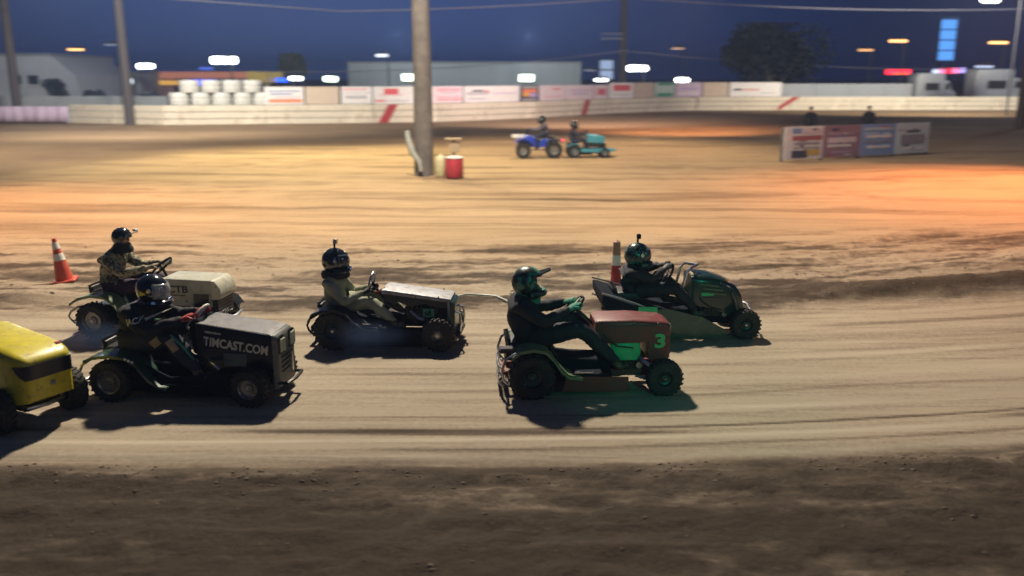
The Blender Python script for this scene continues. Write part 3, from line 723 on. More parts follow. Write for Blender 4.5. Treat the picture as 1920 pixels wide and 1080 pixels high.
car(252, 318, 92, mat('dark_grey_car', (.16, .18, .23), .35), 'dark grey parked car behind the left wall, right of the wooden pole', 1.7)

# trees
Mleaf = mat('dark_foliage', (.010, .018, .032), .8, var=.4, nscale=.8)
Mleaf2 = mat('dim_foliage', (.10, .12, .10), .8, var=.4, nscale=.8)
def tree(px, py_top, py_b, Y, w, m, lab, nleaf=5000, name='broadleaf_tree', trunk=True, ls=.28):
    top = atY(px, py_top, Y).z; p = atY(px, py_b, Y); z0 = max(.3, p.z)
    o = thing(name, lab, 'tree' if trunk else 'bush', (p.x, Y, 0))
    rnd = random.Random(int(px)); mb = MB(); hgt = top-z0
    tk = MB(); tk.tube([(0, 0, 0), (.1, 0, z0*.6+.3), (0, .1, z0+hgt*.35)], [.35, .26, .12], 10)
    blobs = []
    for k in range(13):
        a = rnd.uniform(0, 6.28); rr = rnd.uniform(.1, .36)*w; zz = z0+hgt*rnd.uniform(.18, .86)
        rr *= math.sin(math.pi*min(.95, max(.12, (zz-z0)/hgt*.85+.1)))
        c_ = Vector((rr*math.cos(a), rr*math.sin(a), zz)); blobs.append((c_, rnd.uniform(.14, .26)*w))
        tk.tube([(0, 0, z0*.5+.3), (c_.x*.5, c_.y*.5, z0+(zz-z0)*.5), tuple(c_)], [.12, .08, .03], 6)
    for k in range(nleaf):
        c_, r_ = rnd.choice(blobs)
        v = Vector((rnd.gauss(0, 1), rnd.gauss(0, 1), rnd.gauss(0, .8))); v.normalize(); v *= r_*rnd.uniform(.55, 1.08)
        q = c_+v
        if q.z > top or q.z < .1: continue
        a_ = Vector((rnd.gauss(0, 1), rnd.gauss(0, 1), rnd.gauss(0, 1))).normalized()*ls
        b2 = a_.cross(Vector((rnd.gauss(0, 1), rnd.gauss(0, 1), rnd.gauss(0, 1)))).normalized()*ls*.6
        mb.add([q-a_, q+b2, q+a_, q-b2], [(0, 1, 2, 3)])
    if trunk: tk.build('trunk', M['wood'], o, smooth=True)
    me = bpy.data.meshes.new('crown'); me.from_pydata(mb.v, [], mb.f); me.materials.append(m)
    c_ = bpy.data.objects.new('crown', me); C.objects.link(c_); c_.parent = o
tree(1450, 42, 168, 108, 13.5, Mleaf, 'big dim tree against the night sky right of the sign row', 7000)
tree(547, 100, 150, 128, 4.6, Mleaf2, 'small faint tree left of the warehouse', 2500)
tree(104, 148, 186, 84, 2.6, Mleaf, 'round dark bush between the grey house and low shop', 2500, 'round_bush', False, .12)

# ---------------------------------------------------------------- infield things
def cone(loc, rz, lab, tilt=0.0, h=.70):
    o = thing('traffic_cone', lab, 'cone', loc, rz, 'traffic cones on the infield edge'); o.rotation_euler = (0, tilt, rz)
    MB().box((0, 0, .02), (.36, .36, .04), None, .012).build('base', M['orange'], o)
    prof = lambda z: .145-.115*z/h
    def band(z0, z1, e_=0): return [(prof(z)+e_, z) for z in (z0, (z0+z1)/2, z1)]
    MB().lathe(band(.04, h)+[(.012, h), (.01, h-.02)], 20).build('body', M['orange'], o, smooth=True)
    for (a_, b2) in ((.36, .47), (.55, .66)): MB().lathe([(prof(a_), a_)]+band(a_+.001, b2, .004)+[(prof(b2), b2+.001)], 20).build('collar', M['reflect'], o, smooth=True)
p = at(122, 526); cone((p.x, p.y, gz(p.x, p.y)+.01), .3, 'leaning orange traffic cone with white collars at the left, on the infield edge', -.13, .72)
p = at(1154, 545)
o = thing('delineator_post', 'slim red and white marker post behind the rider on the right', 'post', (p.x, p.y, gz(p.x, p.y)), .1)
MB().box((-.10, 0, .03), (.36, .26, .06), None, .015).build('base', M['drumwhite'], o)
MB().lathe([(.085, .05), (.075, .40), (.001, .401)], 16).build('lower_tube', M['drumred'], o, smooth=True)
MB().lathe([(.074, .40), (.066, .56), (.001, .561)], 16).build('pale_band', M['reflect'], o, smooth=True)
MB().lathe([(.065, .56), (.055, .76), (.02, .79), (.001, .79)], 16).build('upper_tube', mat('faded_red', (.38, .20, .14), .5), o, smooth=True)
p = at(852, 333)
o = thing('red_drum', 'red plastic drum with a pale lid right of the thick infield pole', 'drum', (p.x, p.y, 0))
MB().lathe([(.01, 0), (.27, 0), (.29, .04), (.30, .3), (.29, .60), (.27, .64), (.01, .64)], 20).build('body', M['drumred'], o, smooth=True)
MB().lathe([(.01, .70), (.20, .70), (.30, .67), (.30, .64), (.01, .641)], 20).build('lid', M['drumwhite'], o, smooth=True)
o = thing('small_sign_stand', 'small white topped stand just behind the red drum', 'stand', (p.x-.05, p.y+.55, 0))
MB().tube([(0, 0, 0), (0, 0, 1.2)], .03, 8).build('post', M['darkmetal'], o)
MB().box((0, 0, 1.22), (.55, .30, .05), None, .01).build('top', M['tan'], o)
MB().box((.05, -.05, .95), (.35, .05, .34), None, .01).build('panel', M['tan'], o)
p2 = at(826, 331); o = thing('water_jug', 'pale yellow plastic jug between the thick pole and the red drum', 'jug', (p2.x, p2.y, 0))
MB().lathe([(.01, 0), (.15, 0), (.17, .05), (.17, .55), (.12, .66), (.06, .70), (.05, .76), (.01, .76)], 16).build('body', mat('yellowish_plastic', (.50, .46, .28), .5), o, smooth=True)
MB().tube([(.12, 0, .42), (.2, 0, .5), (.18, 0, .62), (.08, 0, .68)], .02, 6).build('handle', M['drumwhite'], o)

# banner board in the infield
a, b_ = at(1467, 305), at(1738, 289); d = b_-a; ang = math.atan2(d.y, d.x); w = d.length
bb = thing('banner_board', 'long infield board covered with four printed advertising panels', 'board', (a.x, a.y, 0), ang)
for k in range(5): MB().box((w*k/4, .08, .65), (.09, .09, 1.30)).build('post', M['wood'], bb)
pan = [('white', [('blue', .18, .42, .80, .95), ('pinkwhite', .45, .95, .78, .93), ('red', .2, .95, .58, .72), ('grey', .25, .9, .44, .52), ('dark', .2, .6, .05, .28), ('amber', .58, .92, .12, .30), ('grey', .25, .9, .32, .38)]),
       ('maroon', [('lilac', .2, .8, .70, .78), ('pinkwhite', .12, .88, .45, .62), ('white', .12, .75, .32, .42), ('lilac', .25, .75, .12, .20)]),
       ('blue', [('paleblue', .1, .9, .80, .90), ('white', .15, .9, .55, .66), ('grey', .1, .9, .40, .47), ('white', .2, .85, .22, .32), ('paleblue', .1, .5, .68, .72)]),
       ('paleblue', [('grey', .15, .85, .30, .62), ('dark', .3, .7, .68, .78), ('white', .2, .8, .10, .18)])]
BP = {k: flat('panel_'+k, c) for k, c in dict(white=(.60, .57, .60), pinkwhite=(.56, .46, .53), red=(.34, .09, .11), grey=(.22, .21, .27), blue=(.18, .26, .50), dark=(.05, .05, .09), amber=(.50, .33, .08), lilac=(.34, .24, .34), paleblue=(.44, .50, .58), maroon=(.26, .15, .20)).items()}
for k, (base, marks) in enumerate(pan):
    pn = MB().box((w/8, 0, .66), (w/4-.03, .04, 1.26), None, .006).build('panel', BP[base], bb, loc=(w*k/4, 0, .06))
    rb_ = random.Random(k)
    marks = marks+[(rb_.choice(('white', 'grey', 'paleblue', 'red', 'blue', 'dark', 'lilac')), u_, u_+rb_.uniform(.06, .2), v_, v_+rb_.uniform(.03, .09)) for u_, v_ in [(rb_.uniform(.04, .75), rb_.uniform(.04, .88)) for _ in range(9)]]
    for (c_, u0, u1, v0, v1) in marks:
        mb = MB(); u = u0
        if v1-v0 > .13: mb.box(((u0+u1)/2*w/4, -.026, .03+1.26*(v0+v1)/2), ((u1-u0)*w/4, .01, 1.26*(v1-v0)), None, .004)
        else:
            while u < u1-.01:
                du = min(random.uniform(.05, .13), u1-u); mb.box(((u+du*.45)*w/4, -.026, .03+1.26*(v0+v1)/2), (du*.8*w/4, .01, 1.26*(v1-v0)*random.uniform(.75, 1))); u += du
        mb.build('print', BP[c_], pn)

# ---------------------------------------------------------------- wheels
def wheel(parent, x, y, r, w, side, rimr=.55, steer=0.0, hub=None, rim=None):
    """side -1: outer face towards -y"""
    o = bpy.data.objects.new('wheel', None)
    mb = MB(); hw = w/2
    mb.lathe([(r*rimr, -hw*.85), (r*.80, -hw), (r*.93, -hw*.92), (r*.985, -hw*.6), (r, 0), (r*.985, hw*.6), (r*.93, hw*.92), (r*.80, hw), (r*rimr, hw*.85)], 28, 'Y')
    n = 22
    for k in range(n):
        a = 2*math.pi*k/n
        for s_, da in ((-1, 0), (1, math.pi/n)):
            c_ = Vector((math.cos(a+da)*r*.995, s_*hw*.42, math.sin(a+da)*r*.995))
            mb.box(c_, (.018, hw*.9, r*.10), Matrix.Rotation(-(a+da), 3, 'Y') @ Matrix.Rotation(s_*.5, 3, 'X'))
    t_ = mb.build('wheel', M['rubber'], parent, smooth=True, loc=(x, y, r), rot=(0, random.uniform(0, 1), steer))
    rb = MB(); s = side
    rb.lathe([(r*rimr*1.03, s*hw*.88), (r*rimr, s*hw*.95), (r*rimr*.92, s*hw*.85), (r*rimr*.86, s*hw*.45), (r*.24, s*hw*.35), (r*.20, s*hw*.55), (r*.10, s*hw*.60), (.001, s*hw*.60)], 24, 'Y')
    rb.build('rim', rim or M['rim'], t_, smooth=True)
    hb = MB()
    hb.lathe([(r*.09, s*hw*.58), (r*.08, s*hw*.78), (.001, s*hw*.80)], 10, 'Y')
    hb.build('hub', hub or M['steel'], t_, smooth=True)
    return t_

# ---------------------------------------------------------------- riders
def finger_hand(mb, wrist, fwd, up, side, s=1.0):
    """palm and five bent fingers closing round a rim; fwd: wrist to knuckles, up: back of hand"""
    fwd = fwd.normalized(); up = (up-fwd*up.dot(fwd)).normalized(); lat = fwd.cross(up)*side
    palm = wrist+fwd*.045*s
    mb.tube([wrist-fwd*.03*s, wrist, palm, wrist+fwd*.085*s], [.034*s, .036*s, .046*s, .040*s], 10, squash=.62)
    for k, ln in enumerate((.072, .080, .075, .060)):
        b0 = wrist+fwd*.078*s+lat*(.030-.020*k)*s
        p1 = b0+fwd*ln*.42*s+up*.006*s; p2 = p1+fwd*ln*.12*s-up*ln*.38*s; p3 = p2-fwd*ln*.30*s-up*ln*.10*s
        mb.tube([b0-fwd*.01*s, b0, p1, p2, p3], [.011*s, .0115*s, .0105*s, .0095*s, .0075*s], 7)
    b0 = wrist+fwd*.025*s+lat*.034*s; p1 = b0+lat*.026*s+fwd*.022*s-up*.012*s; p2 = p1+fwd*.028*s-up*.026*s-lat*.010*s
    mb.tube([b0-lat*.012*s, b0, p1, p2], [.013*s, .014*s, .0125*s, .009*s], 7)

def rider(lab, root_loc, rz, J, top, legs, glove, boot=None, cat='person', group=None, headgear=None, neckmat=None, skin=None, bulk=1.0, patch=None):
    """J: dict of joints in the mower's own axes (x forward, y to the left, z up)"""
    o = thing('person', lab, cat, root_loc, rz, group)
    V = lambda p: Vector(p)
    pel, chest, neck, head = V(J['pel']), V(J['chest']), V(J['neck']), V(J['head'])
    bm = bmesh.new(); sk = bm.verts.layers.skin.verify()
    def vert(p, r_, r2=None):
        v = bm.verts.new(p); v[sk].radius = (r_, r2 or r_); return v
    B = bulk*1.13
    vp = vert(pel, .155*B, .13*B); vp[sk].use_root = True
    w1 = vert(pel.lerp(chest, .45)+Vector((-.012, 0, 0)), .150*B, .125*B)
    vc = vert(chest, .175*B, .135*B); vn = vert(chest.lerp(neck, .72), .115*B, .10*B); vk = vert(neck, .062)
    vh0 = vert(head+Vector((-.008, 0, -.045)), .070, .078); vh = vert(head+Vector((0, 0, .045)), .088, .082)
    for a_, b2 in ((vp, w1), (w1, vc), (vc, vn), (vn, vk), (vk, vh0), (vh0, vh)): bm.edges.new((a_, b2))
    nose = vert(head+Vector((.092, 0, -.01)), .012); bm.edges.new((vh0, nose))
    hands = {}
    for s_ in (-1, 1):
        sh = chest.lerp(neck, .45)+Vector((.0, s_*.175*B, 0))
        el = V(J['elbow']); el = Vector((el.x, s_*abs(el.y), el.z)); ha = V(J['hand']); ha = Vector((ha.x, s_*abs(ha.y), ha.z))
        if s_ > 0 and 'elbowL' in J: el = V(J['elbowL'])
        if s_ > 0 and 'handL' in J: ha = V(J['handL'])
        vs_ = vert(sh, .078*B); m1 = vert(sh.lerp(el, .5), .066*B); ve = vert(el, .056*B); m2 = vert(el.lerp(ha, .5), .050*B)
        wr = el.lerp(ha, .90); vw = vert(wr, .036)
        for a_, b2 in ((vn, vs_), (vs_, m1), (m1, ve), (ve, m2), (m2, vw)): bm.edges.new((a_, b2))
        hands[s_] = (wr, (ha-el).normalized())
        hip = pel+Vector((.05, s_*.10, -.02)); kn = V(J['knee']); kn = Vector((kn.x, s_*abs(kn.y), kn.z)); an = V(J['ankle']); an = Vector((an.x, s_*abs(an.y), an.z))
        toe = an+Vector((.13, s_*.02, -.03)); heel = an+Vector((-.02, 0, -.05))
        a1 = vert(hip, .105*B); a2 = vert(hip.lerp(kn, .5), .092*B); a3 = vert(kn, .072*B); a4 = vert(kn.lerp(an, .45), .066*B); a5 = vert(an, .050)
        a6 = vert(heel+Vector((.03, 0, 0)), .045); a7 = vert(toe, .040)
        for p_, q_ in ((vp, a1), (a1, a2), (a2, a3), (a3, a4), (a4, a5), (a5, a6), (a6, a7)): bm.edges.new((p_, q_))
    me = bpy.data.meshes.new('body'); bm.to_mesh(me); bm.free()
    tmp = bpy.data.objects.new('body', me); C.objects.link(tmp)
    md = tmp.modifiers.new('skin', 'SKIN'); md.use_smooth_shade = True
    ms_ = tmp.modifiers.new('sub', 'SUBSURF'); ms_.levels = ms_.render_levels = 2
    tex = bpy.data.textures.get('folds') or bpy.data.textures.new('folds', 'CLOUDS'); tex.noise_scale = .07
    dm = tmp.modifiers.new('folds', 'DISPLACE'); dm.texture = tex; dm.strength = .036; dm.mid_level = .5
    bpy.context.view_layer.update()
    me2 = bpy.data.meshes.new_from_object(tmp.evaluated_get(bpy.context.evaluated_depsgraph_get()))
    me2.name = 'body'; bpy.data.objects.remove(tmp)
    me2.materials.clear()
    for q in (top, legs, boot or M['boot'], skin or M['skin'], neckmat or top): me2.materials.append(q)
    kn = V(J['knee']); an = V(J['ankle'])
    for f in me2.polygons:
        c_ = f.center
        if c_.z > neck.z+.015 and abs(c_.y) < .13 and (c_-head).length < .25: k = 3
        elif (c_-neck).length < .085 and abs(c_.y) < .08: k = 4
        elif c_.z < pel.z+.06 or (c_.x > pel.x+.20 and c_.z < kn.z+.10 and abs(c_.y) > .04 and (c_-V(J['hand'])).length > .2 and c_.z < chest.z-.12): k = 1
        else: k = 0
        if k == 1 and c_.z < an.z+.02 and c_.x > an.x-.09: k = 2
        f.material_index = k; f.use_smooth = True
    b2 = bpy.data.objects.new('body', me2); C.objects.link(b2); b2.parent = o
    for s_ in (-1, 1):
        mb = MB(); wr, fd = hands[s_]; finger_hand(mb, wr, fd, Vector((0, -s_*.25, 1)), s_*-1, 1.15); mb.build('glove', glove, o, smooth=True)
    for s_ in (-1, 1):                                     # eyes and mouth
        MB().ball(head+Vector((.086, s_*.032, .028)), .011, 8, 6).build('eye', M['white'], o, smooth=True)
    MB().tube([head+Vector((.082, -.022, -.055)), head+Vector((.090, 0, -.058)), head+Vector((.082, .022, -.055))], .006, 6).build('mouth', M['boot'], o)
    if headgear: headgear(o, head)
    if patch: patch(o)
    return o

def full_helmet(o, h, shell, visor, cam_top=None, open_face=False, peak=False, collar=None, tilt=0.0):
    c_ = h+Vector((0, 0, .01))
    mb = MB()
    # shell with a face opening (facing +x)
    keep = lambda w, e_: not (((w < 58 or w > 302) and -22 < e_ < 24))
    mb.ball((0, 0, 0), (.152, .132, .150), 32, 22, keep)
    s_ = mb.build('helmet', shell, o, smooth=True, loc=c_, rot=(0, tilt, 0), solid=.014); s_.scale = (1.1, 1.1, 1.07)
    MB().tube([(.02, .128*q, -.10) if abs(q) == 1 else (.075+.085*math.cos(q*1.4), .115*math.sin(q*1.5), -.10) for q in (-1, -.8, -.55, -.28, 0, .28, .55, .8, 1)], .030, 8).build('chin_bar', shell, s_, smooth=True)
    MB().lathe([(.108, -.135), (.120, -.150), (.105, -.160)], 20, 'Z').build('rim_trim', M['rubber'], s_)
    if visor:
        mb = MB(); mb.ball((0.004, 0, 0), (.160, .138, .158), 32, 22, lambda w, e_: (w < 66 or w > 294) and -26 < e_ < 30)
        mb.build('visor', visor, s_, smooth=True, solid=.004)
        for q in (-1, 1): MB().lathe([(.001, q*.146), (.02, q*.146), (.022, q*.130)], 12, 'Y', (.035, 0, .02)).build('visor_pivot', M['chrome'], s_)
    if peak:
        MB().add([(.10, -.09, .085), (.21, -.05, .125), (.22, .0, .13), (.21, .05, .125), (.10, .09, .085), (.13, 0, .11)], [(0, 1, 5), (1, 2, 5), (2, 3, 5), (3, 4, 5)]).build('peak', peak, s_, solid=.012)
    if cam_top:
        k = MB().tube([(0, 0, .145), (0, 0, .20)], .012, 8).build('camera_mount', M['blackmatt'], s_)
        MB().box((.012, 0, .225), (.045, .055, .055), None, .006).build('action_camera', cam_top, s_)
    if collar:
        MB().lathe([(.125, -.20), (.155, -.19), (.162, -.15), (.150, -.115), (.125, -.115), (.12, -.16)], 22, 'Z').build('neck_collar', collar, s_, smooth=True)
    return s_

# ---------------------------------------------------------------- mower parts
def engine(parent, x0, x1, z0, z1, hw):
    cx = (x0+x1)/2
    mb = MB().box((cx, 0, (z0+z1)/2), ((x1-x0)*.75, hw*1.5, (z1-z0)*.8), None, .02)
    for k in range(6): mb.box((cx-(x1-x0)*.28+k*(x1-x0)*.11, 0, z1-(z1-z0)*.25), (.012, hw*1.75, (z1-z0)*.35))
    mb.lathe([(.01, z1-.03), (hw*.45, z1-.03), (hw*.45, z1), (.01, z1)], 16, 'Z', (cx, 0, 0)); mb.build('engine', M['darkmetal'], parent)
    MB().lathe([(.001, -hw*1.02), (.035, -hw*1.02), (.04, -hw*.9), (.04, -hw*.6)], 14, 'Y', (cx+.12, 0, z0+.09)).build('pulley', M['steel'], parent, smooth=True)
def steering(parent, c_, tilt, r=.17, m=None, base=(.9, 0, .45)):
    q = Matrix.Rotation(tilt, 3, 'Y')
    ring = [Vector(c_)+q @ Vector((r*math.cos(a), r*math.sin(a), 0)) for a in [2*math.pi*k/28 for k in range(28)]]
    s_ = MB().tube(ring, .014, 8, closed=True).build('steering_wheel', m or M['blackmatt'], parent, smooth=True)
    for k in range(3):
        a = 2*math.pi*k/3+.5; MB().tube([c_, Vector(c_)+q @ Vector((r*math.cos(a), r*math.sin(a), 0))], .009, 6).build('wheel_spoke', M['steel'], s_)
    MB().tube([c_, base], .018, 8).build('steering_column', M['darkmetal'], parent)
def chassis(parent, wb, z, m, x0=-.28, x1=None):
    x1 = x1 or wb+.12
    mb = MB()
    for s_ in (-1, 1): mb.box(((x0+x1)/2, s_*.16, z), (x1-x0, .045, .075), None, .008)
    for x in (x0, .1, wb*.5, wb, x1): mb.box((x, 0, z), (.05, .34, .06))
    mb.build('frame', m, parent)
    MB().tube([(0, -.36, z+.01), (0, .36, z+.01)], .022, 10).build('rear_axle', M['darkmetal'], parent)
    MB().tube([(wb, -.34, z-.02), (wb, -.15, z+.03), (wb, .15, z+.03), (wb, .34, z-.02)], .022, 8).build('front_axle', M['darkmetal'], parent)
    MB().loft([(.15, z-.08, z+.20, .19, .03), (.45, z-.09, z+.16, .18, .03), (wb*.62, z-.09, z+.14, .18, .03)]).build('transmission_tunnel', M['blackmatt'], parent)
    MB().box((.0, 0, z+.06), (.28, .24, .20), None, .03).build('gearbox', M['darkmetal'], parent)
def rear_hoop(parent, x, z0, z1, hw=.40, m=None):
    MB().tube([(x+.2, -hw, z0), (x+.03, -hw, z0), (x-.02, -hw, z0+.05), (x-.04, -hw, (z0+z1)/2), (x, -hw, z1-.03), (x+.1, -hw, z1+.03), (x+.25, -hw, z1+.06)], .014, 8).build('wheel_guard', m or M['steel'], parent, smooth=True)
    MB().tube([(x+.2, hw, z0), (x+.03, hw, z0), (x-.02, hw, z0+.05), (x-.04, hw, (z0+z1)/2), (x, hw, z1-.03), (x+.1, hw, z1+.03), (x+.25, hw, z1+.06)], .014, 8).build('wheel_guard', m or M['steel'], parent, smooth=True)
    MB().tube([(x, -hw, z0+.02), (x, hw, z0+.02)], .014, 8).build('rear_bar', m or M['steel'], parent, smooth=True)
def seat(parent, x, z, m=None):
    MB().loft([(x-.20, z-.05, z+.03, .17, .03), (x-.12, z-.05, z+.05, .20, .04), (x+.15, z-.05, z+.045, .20, .04), (x+.22, z-.04, z+.02, .17, .03)]).build('seat', m or M['seatvinyl'], parent, smooth=True)
    MB().box((x-.19, 0, z+.06), (.06, .34, .11), Matrix.Rotation(-.2, 3, 'Y'), .03).build('seat_back', m or M['seatvinyl'], parent, smooth=True)
def fenders(parent, prof, m, y0=.20, y1=.46, th=.008, lip=.03, pan=None):
    for s_ in (-1, 1): MB().strip(prof, s_*y1, s_*y0, th, lip).build('fender', m, parent, smooth=True)
    if pan: MB().strip(pan, -.205, .205, .012).build('seat_pan', M['blackmatt'], parent, smooth=True)
def footboards(parent, x0, x1, z, m):
    for s_ in (-1, 1): MB().box(((x0+x1)/2, s_*.30, z), (x1-x0, .20, .02), None, .004).build('footboard', m, parent)
def put(name, lab, x, y, hd):
    z = gz(x, y)*.5
    return thing(name, lab, 'mower', (x, y, z), R(hd), 'racing lawn mowers')

def trim(parent, x0, x1, z0, z1, hw, seam=None, n=3):
    """hood bolts, seam and a loose cable along the near and far sides"""
    for s_ in (-1, 1):
        for k in range(n):
            u = (k+.3)/(n-.4); MB().lathe([(.011, s_*(hw+.001)), (.010, s_*(hw+.007)), (.001, s_*(hw+.009))], 8, 'Y', (x0+(x1-x0)*u, 0, z1-.035)).build('bolt', M['darkmetal'], parent, smooth=True)
        if seam: MB().box(((x0+x1)/2, s_*(hw+.0015), seam), (x1-x0-.06, .004, .008)).build('seam', M['letterdark'], parent)
        MB().tube([(x0-.05, s_*.12, z1-.06), (x0+.02, s_*(hw+.02), z0+.04), (x0+.15, s_*(hw+.03), z0-.05), (x0+.32, s_*(hw-.02), z0-.09)], .008, 6).build('cable', M['rubber'], parent, smooth=True)
GR = 'riders of the racing mowers'
# ================= B: dark mower with website lettering (front left)
X0, Y0, HD = -4.02, 8.88, -7
m = put('racing_mower', 'dark racing mower with a large website address lettered on its hood side', X0, Y0, HD)
wheel(m, .02, -.37, .215, .17, -1); wheel(m, .02, .37, .215, .17, 1)
wheel(m, 1.47, -.36, .195, .15, -1, .52, -.06); wheel(m, 1.47, .36, .195, .15, 1, .52, -.06)
chassis(m, 1.47, .20, M['blackmatt'])
MB().loft([(.88, .34, .80, .235, .02), (.92, .34, .80, .24, .025), (1.60, .34, .715, .24, .03), (1.665, .36, .70, .235, .04)]).build('hood', M['black'], m, smooth=True)
MB().loft([(1.668, .14, .70, .235, .04), (1.70, .14, .69, .23, .05), (1.725, .16, .66, .21, .05)]).build('grille', M['nose'] if 'nose' in M else mat('grey_nose_panel', (.10, .115, .11), .45, dirt=.3), m, smooth=True)
for s_ in (-1, 1):
    lh = MB().box((1.738, s_*.135, .585), (.03, .13, .15), None, .02).build('headlight', M['lens'], m, smooth=True)
    MB().box((1.728, s_*.135, .585), (.03, .155, .175), None, .02).build('headlight_frame', M['darkmetal'], lh)
MB().tube([(1.60, -.22, .20), (1.80, -.20, .20), (1.82, 0, .20), (1.80, .20, .20), (1.60, .22, .20)], .018, 8).build('bumper', M['darkmetal'], m, smooth=True)
MB().box((1.765, .03, .36), (.02, .02, .20)).build('tow_bracket', M['chrome'], m)
for k in range(4): MB().box((1.735, 0, .30+.05*k), (.012, .30, .012)).build('grille_bar', M['darkmetal'], m)
MB().box((1.28, -.243, .44), (.24, .01, .14), None, .004).build('side_vent', mat('teal_panel', (.015, .07, .09), .35), m)
MB().strip([(.90, .803), (1.25, .760), (1.60, .718), (1.655, .703)], -.215, .215, .004).build('hood_top_glare', M['silverhood'] if 0 else mat('grey_glare_paint', (.06, .06, .075), .42, dirt=.4, dirtcol=(.16, .15, .15), nscale=6), m)  # grey sheet paints the lamp glare on top of the black hood
engine(m, .95, 1.45, .16, .34, .2)
text('lettering', 'TIMCAST.COM', .128, M['letter'], m, (.955, -.2435, .585), (math.pi/2, R(7.1), 0), .80, .0035)
mb = MB()
for k in range(8): mb.box((.99+.021*k, -.2435, .722-.0026*k), (.014, .003, .016+.004*(k % 3)))
mb.build('small_writing', M['letter'], m)
fenders(m, [(-.22, .44), (-.12, .485), (.05, .505), (.22, .49), (.33, .42), (.45, .27), (.56, .20), (.64, .19)], mat('dark_green_paint', (.018, .065, .045), .3, coat=.6, dirt=.2), pan=[(-.24, .42), (-.1, .46), (.3, .46), (.42, .30), (.62, .20), (.92, .20)])
for k in range(3): MB().ball((.235+.035*k, -.466, .475-.015*k), (.016, .006, .014), 10, 6).build('reflector', M['reflect'], m)
footboards(m, .60, 1.02, .195, M['blackmatt']); seat(m, .02, .46); rear_hoop(m, -.25, .20, .42, .43)
MB().prism([(.20, .10), (1.28, .07), (1.30, .34), (1.0, .30), (.62, .26), (.45, .34), (.30, .40)], -.34, -.32).build('side_skirt', M['blackmatt'], m)
steering(m, Vector((.80, 0, .81)), R(-52), .155, M['letter'])
MB().box((.86, 0, .64), (.10, .44, .34), Matrix.Rotation(-.1, 3, 'Y'), .02).build('dashboard', M['blackmatt'], m)
MB().tube([(1.0, -.25, .43), (1.1, -.34, .42), (1.16, -.36, .37)], .015, 8).build('exhaust_tip', M['chrome'], m, smooth=True)
def lay_on(o, d, off=.005):
    """lay a flat patch or print on the near side of the clothing"""
    from mathutils.bvhtree import BVHTree
    body = [c for c in o.children if c.name.startswith('body')][0].data
    bv = BVHTree.FromPolygons([v.co for v in body.vertices], [p.vertices for p in body.polygons])
    mw = Matrix.LocRotScale(d.location, d.rotation_euler, d.scale)
    for v in d.data.vertices:
        p = mw @ v.co; h = bv.ray_cast(Vector((p.x, -1, p.z)), Vector((0, 1, 0)))[0]
        if h: p = Vector((p.x, h.y-off, p.z))
        v.co = p
    d.location = (0, 0, 0); d.rotation_euler = (0, 0, 0); d.scale = (1, 1, 1)
def pB(o):
    for k, (x, z, a) in enumerate(((.495, .615, -.62), (.685, .600, .95))):
        mb = MB(); q = Matrix.Rotation(a, 3, 'Y')
        vs = [Vector((x, 0, z))+q @ Vector((-.065+.13*i/8, 0, -.042+.084*j/6)) for j in range(7) for i in range(9)]
        d = mb.add(vs, [(j*9+i, j*9+i+1, j*9+i+10, j*9+i+9) for j in range(6) for i in range(8)]).build('knee_patch', M['tan'], o); lay_on(o, d)
    lay_on(o, text('chest_lettering', 'JACK', .078, M['letter'], o, (.225, -.30, .80), (math.pi/2, R(-10), 0), .95, .003, .0), .006)
    MB().tube([(.66, -.33, .705), (.78, -.345, .60), (.90, -.35, .46)], [.012, .014, .010], 8).build('trouser_stripe', M['tealcloth'], o)
rider('person in black hooded top, red gloves and clear visor helmet driving the lettered mower', m.location, R(HD),
      dict(pel=(.02, 0, .56), chest=(.15, 0, .80), neck=(.25, 0, .94), head=(.33, 0, 1.07), elbow=(.42, .33, .72), hand=(.77, .15, .84), knee=(.62, .27, .665), ankle=(.90, .29, .32)),
      M['blackcloth'], M['navycloth'], M['glove_red'], group=GR, bulk=1.24, neckmat=M['blackcloth'], patch=pB,
      headgear=lambda o, h: full_helmet(o, h, M['helmet'], M['clearvisor'], tilt=R(6)))

trim(m, .95, 1.62, .36, .70, .24, .53)
# ================= C: black mower with silver hood top (middle)
X0, Y0, HD = -2.16, 10.64, -4.4
m = put('racing_mower', 'low black mower with a pale metal hood top and green number plate, rider in olive', X0, Y0, HD)
wheel(m, .04, -.37, .235, .18, -1, .42, rim=M['darkrim']); wheel(m, .04, .37, .235, .18, 1, .42)
wheel(m, 1.31, -.36, .20, .15, -1, .34, -.1); wheel(m, 1.31, .36, .20, .15, 1, .34, -.1)
chassis(m, 1.31, .19, M['blackmatt'])
MB().loft([(.60, .655, .70, .215, .015), (.64, .655, .705, .22, .02), (1.40, .565, .61, .22, .02), (1.44, .56, .60, .215, .02)]).build('hood', M['silverhood'], m, smooth=True)
for s_ in (-1, 1):
    MB().prism([(.62, .665), (1.43, .57), (1.43, .50), (1.30, .49), (1.12, .54), (.95, .50), (.80, .56), (.64, .42)], s_*.212, s_*.206).build('side_panel', M['black'], m)
MB().loft([(1.43, .12, .575, .22, .03), (1.47, .12, .56, .215, .04), (1.49, .14, .54, .20, .04)]).build('nose_panel', mat('dark_green_nose', (.02, .05, .035), .3, coat=.5), m, smooth=True)
MB().prism([(1.405, .14), (1.43, .14), (1.43, .58), (1.405, .58)], -.226, -.219).build('corner_strip', M['silverhood'], m)
MB().tube([(1.48, -.16, .44), (1.545, -.16, .42), (1.56, -.16, .30), (1.545, -.16, .18), (1.48, -.16, .16)], .014, 8).build('bull_bar', M['chrome'], m, smooth=True)
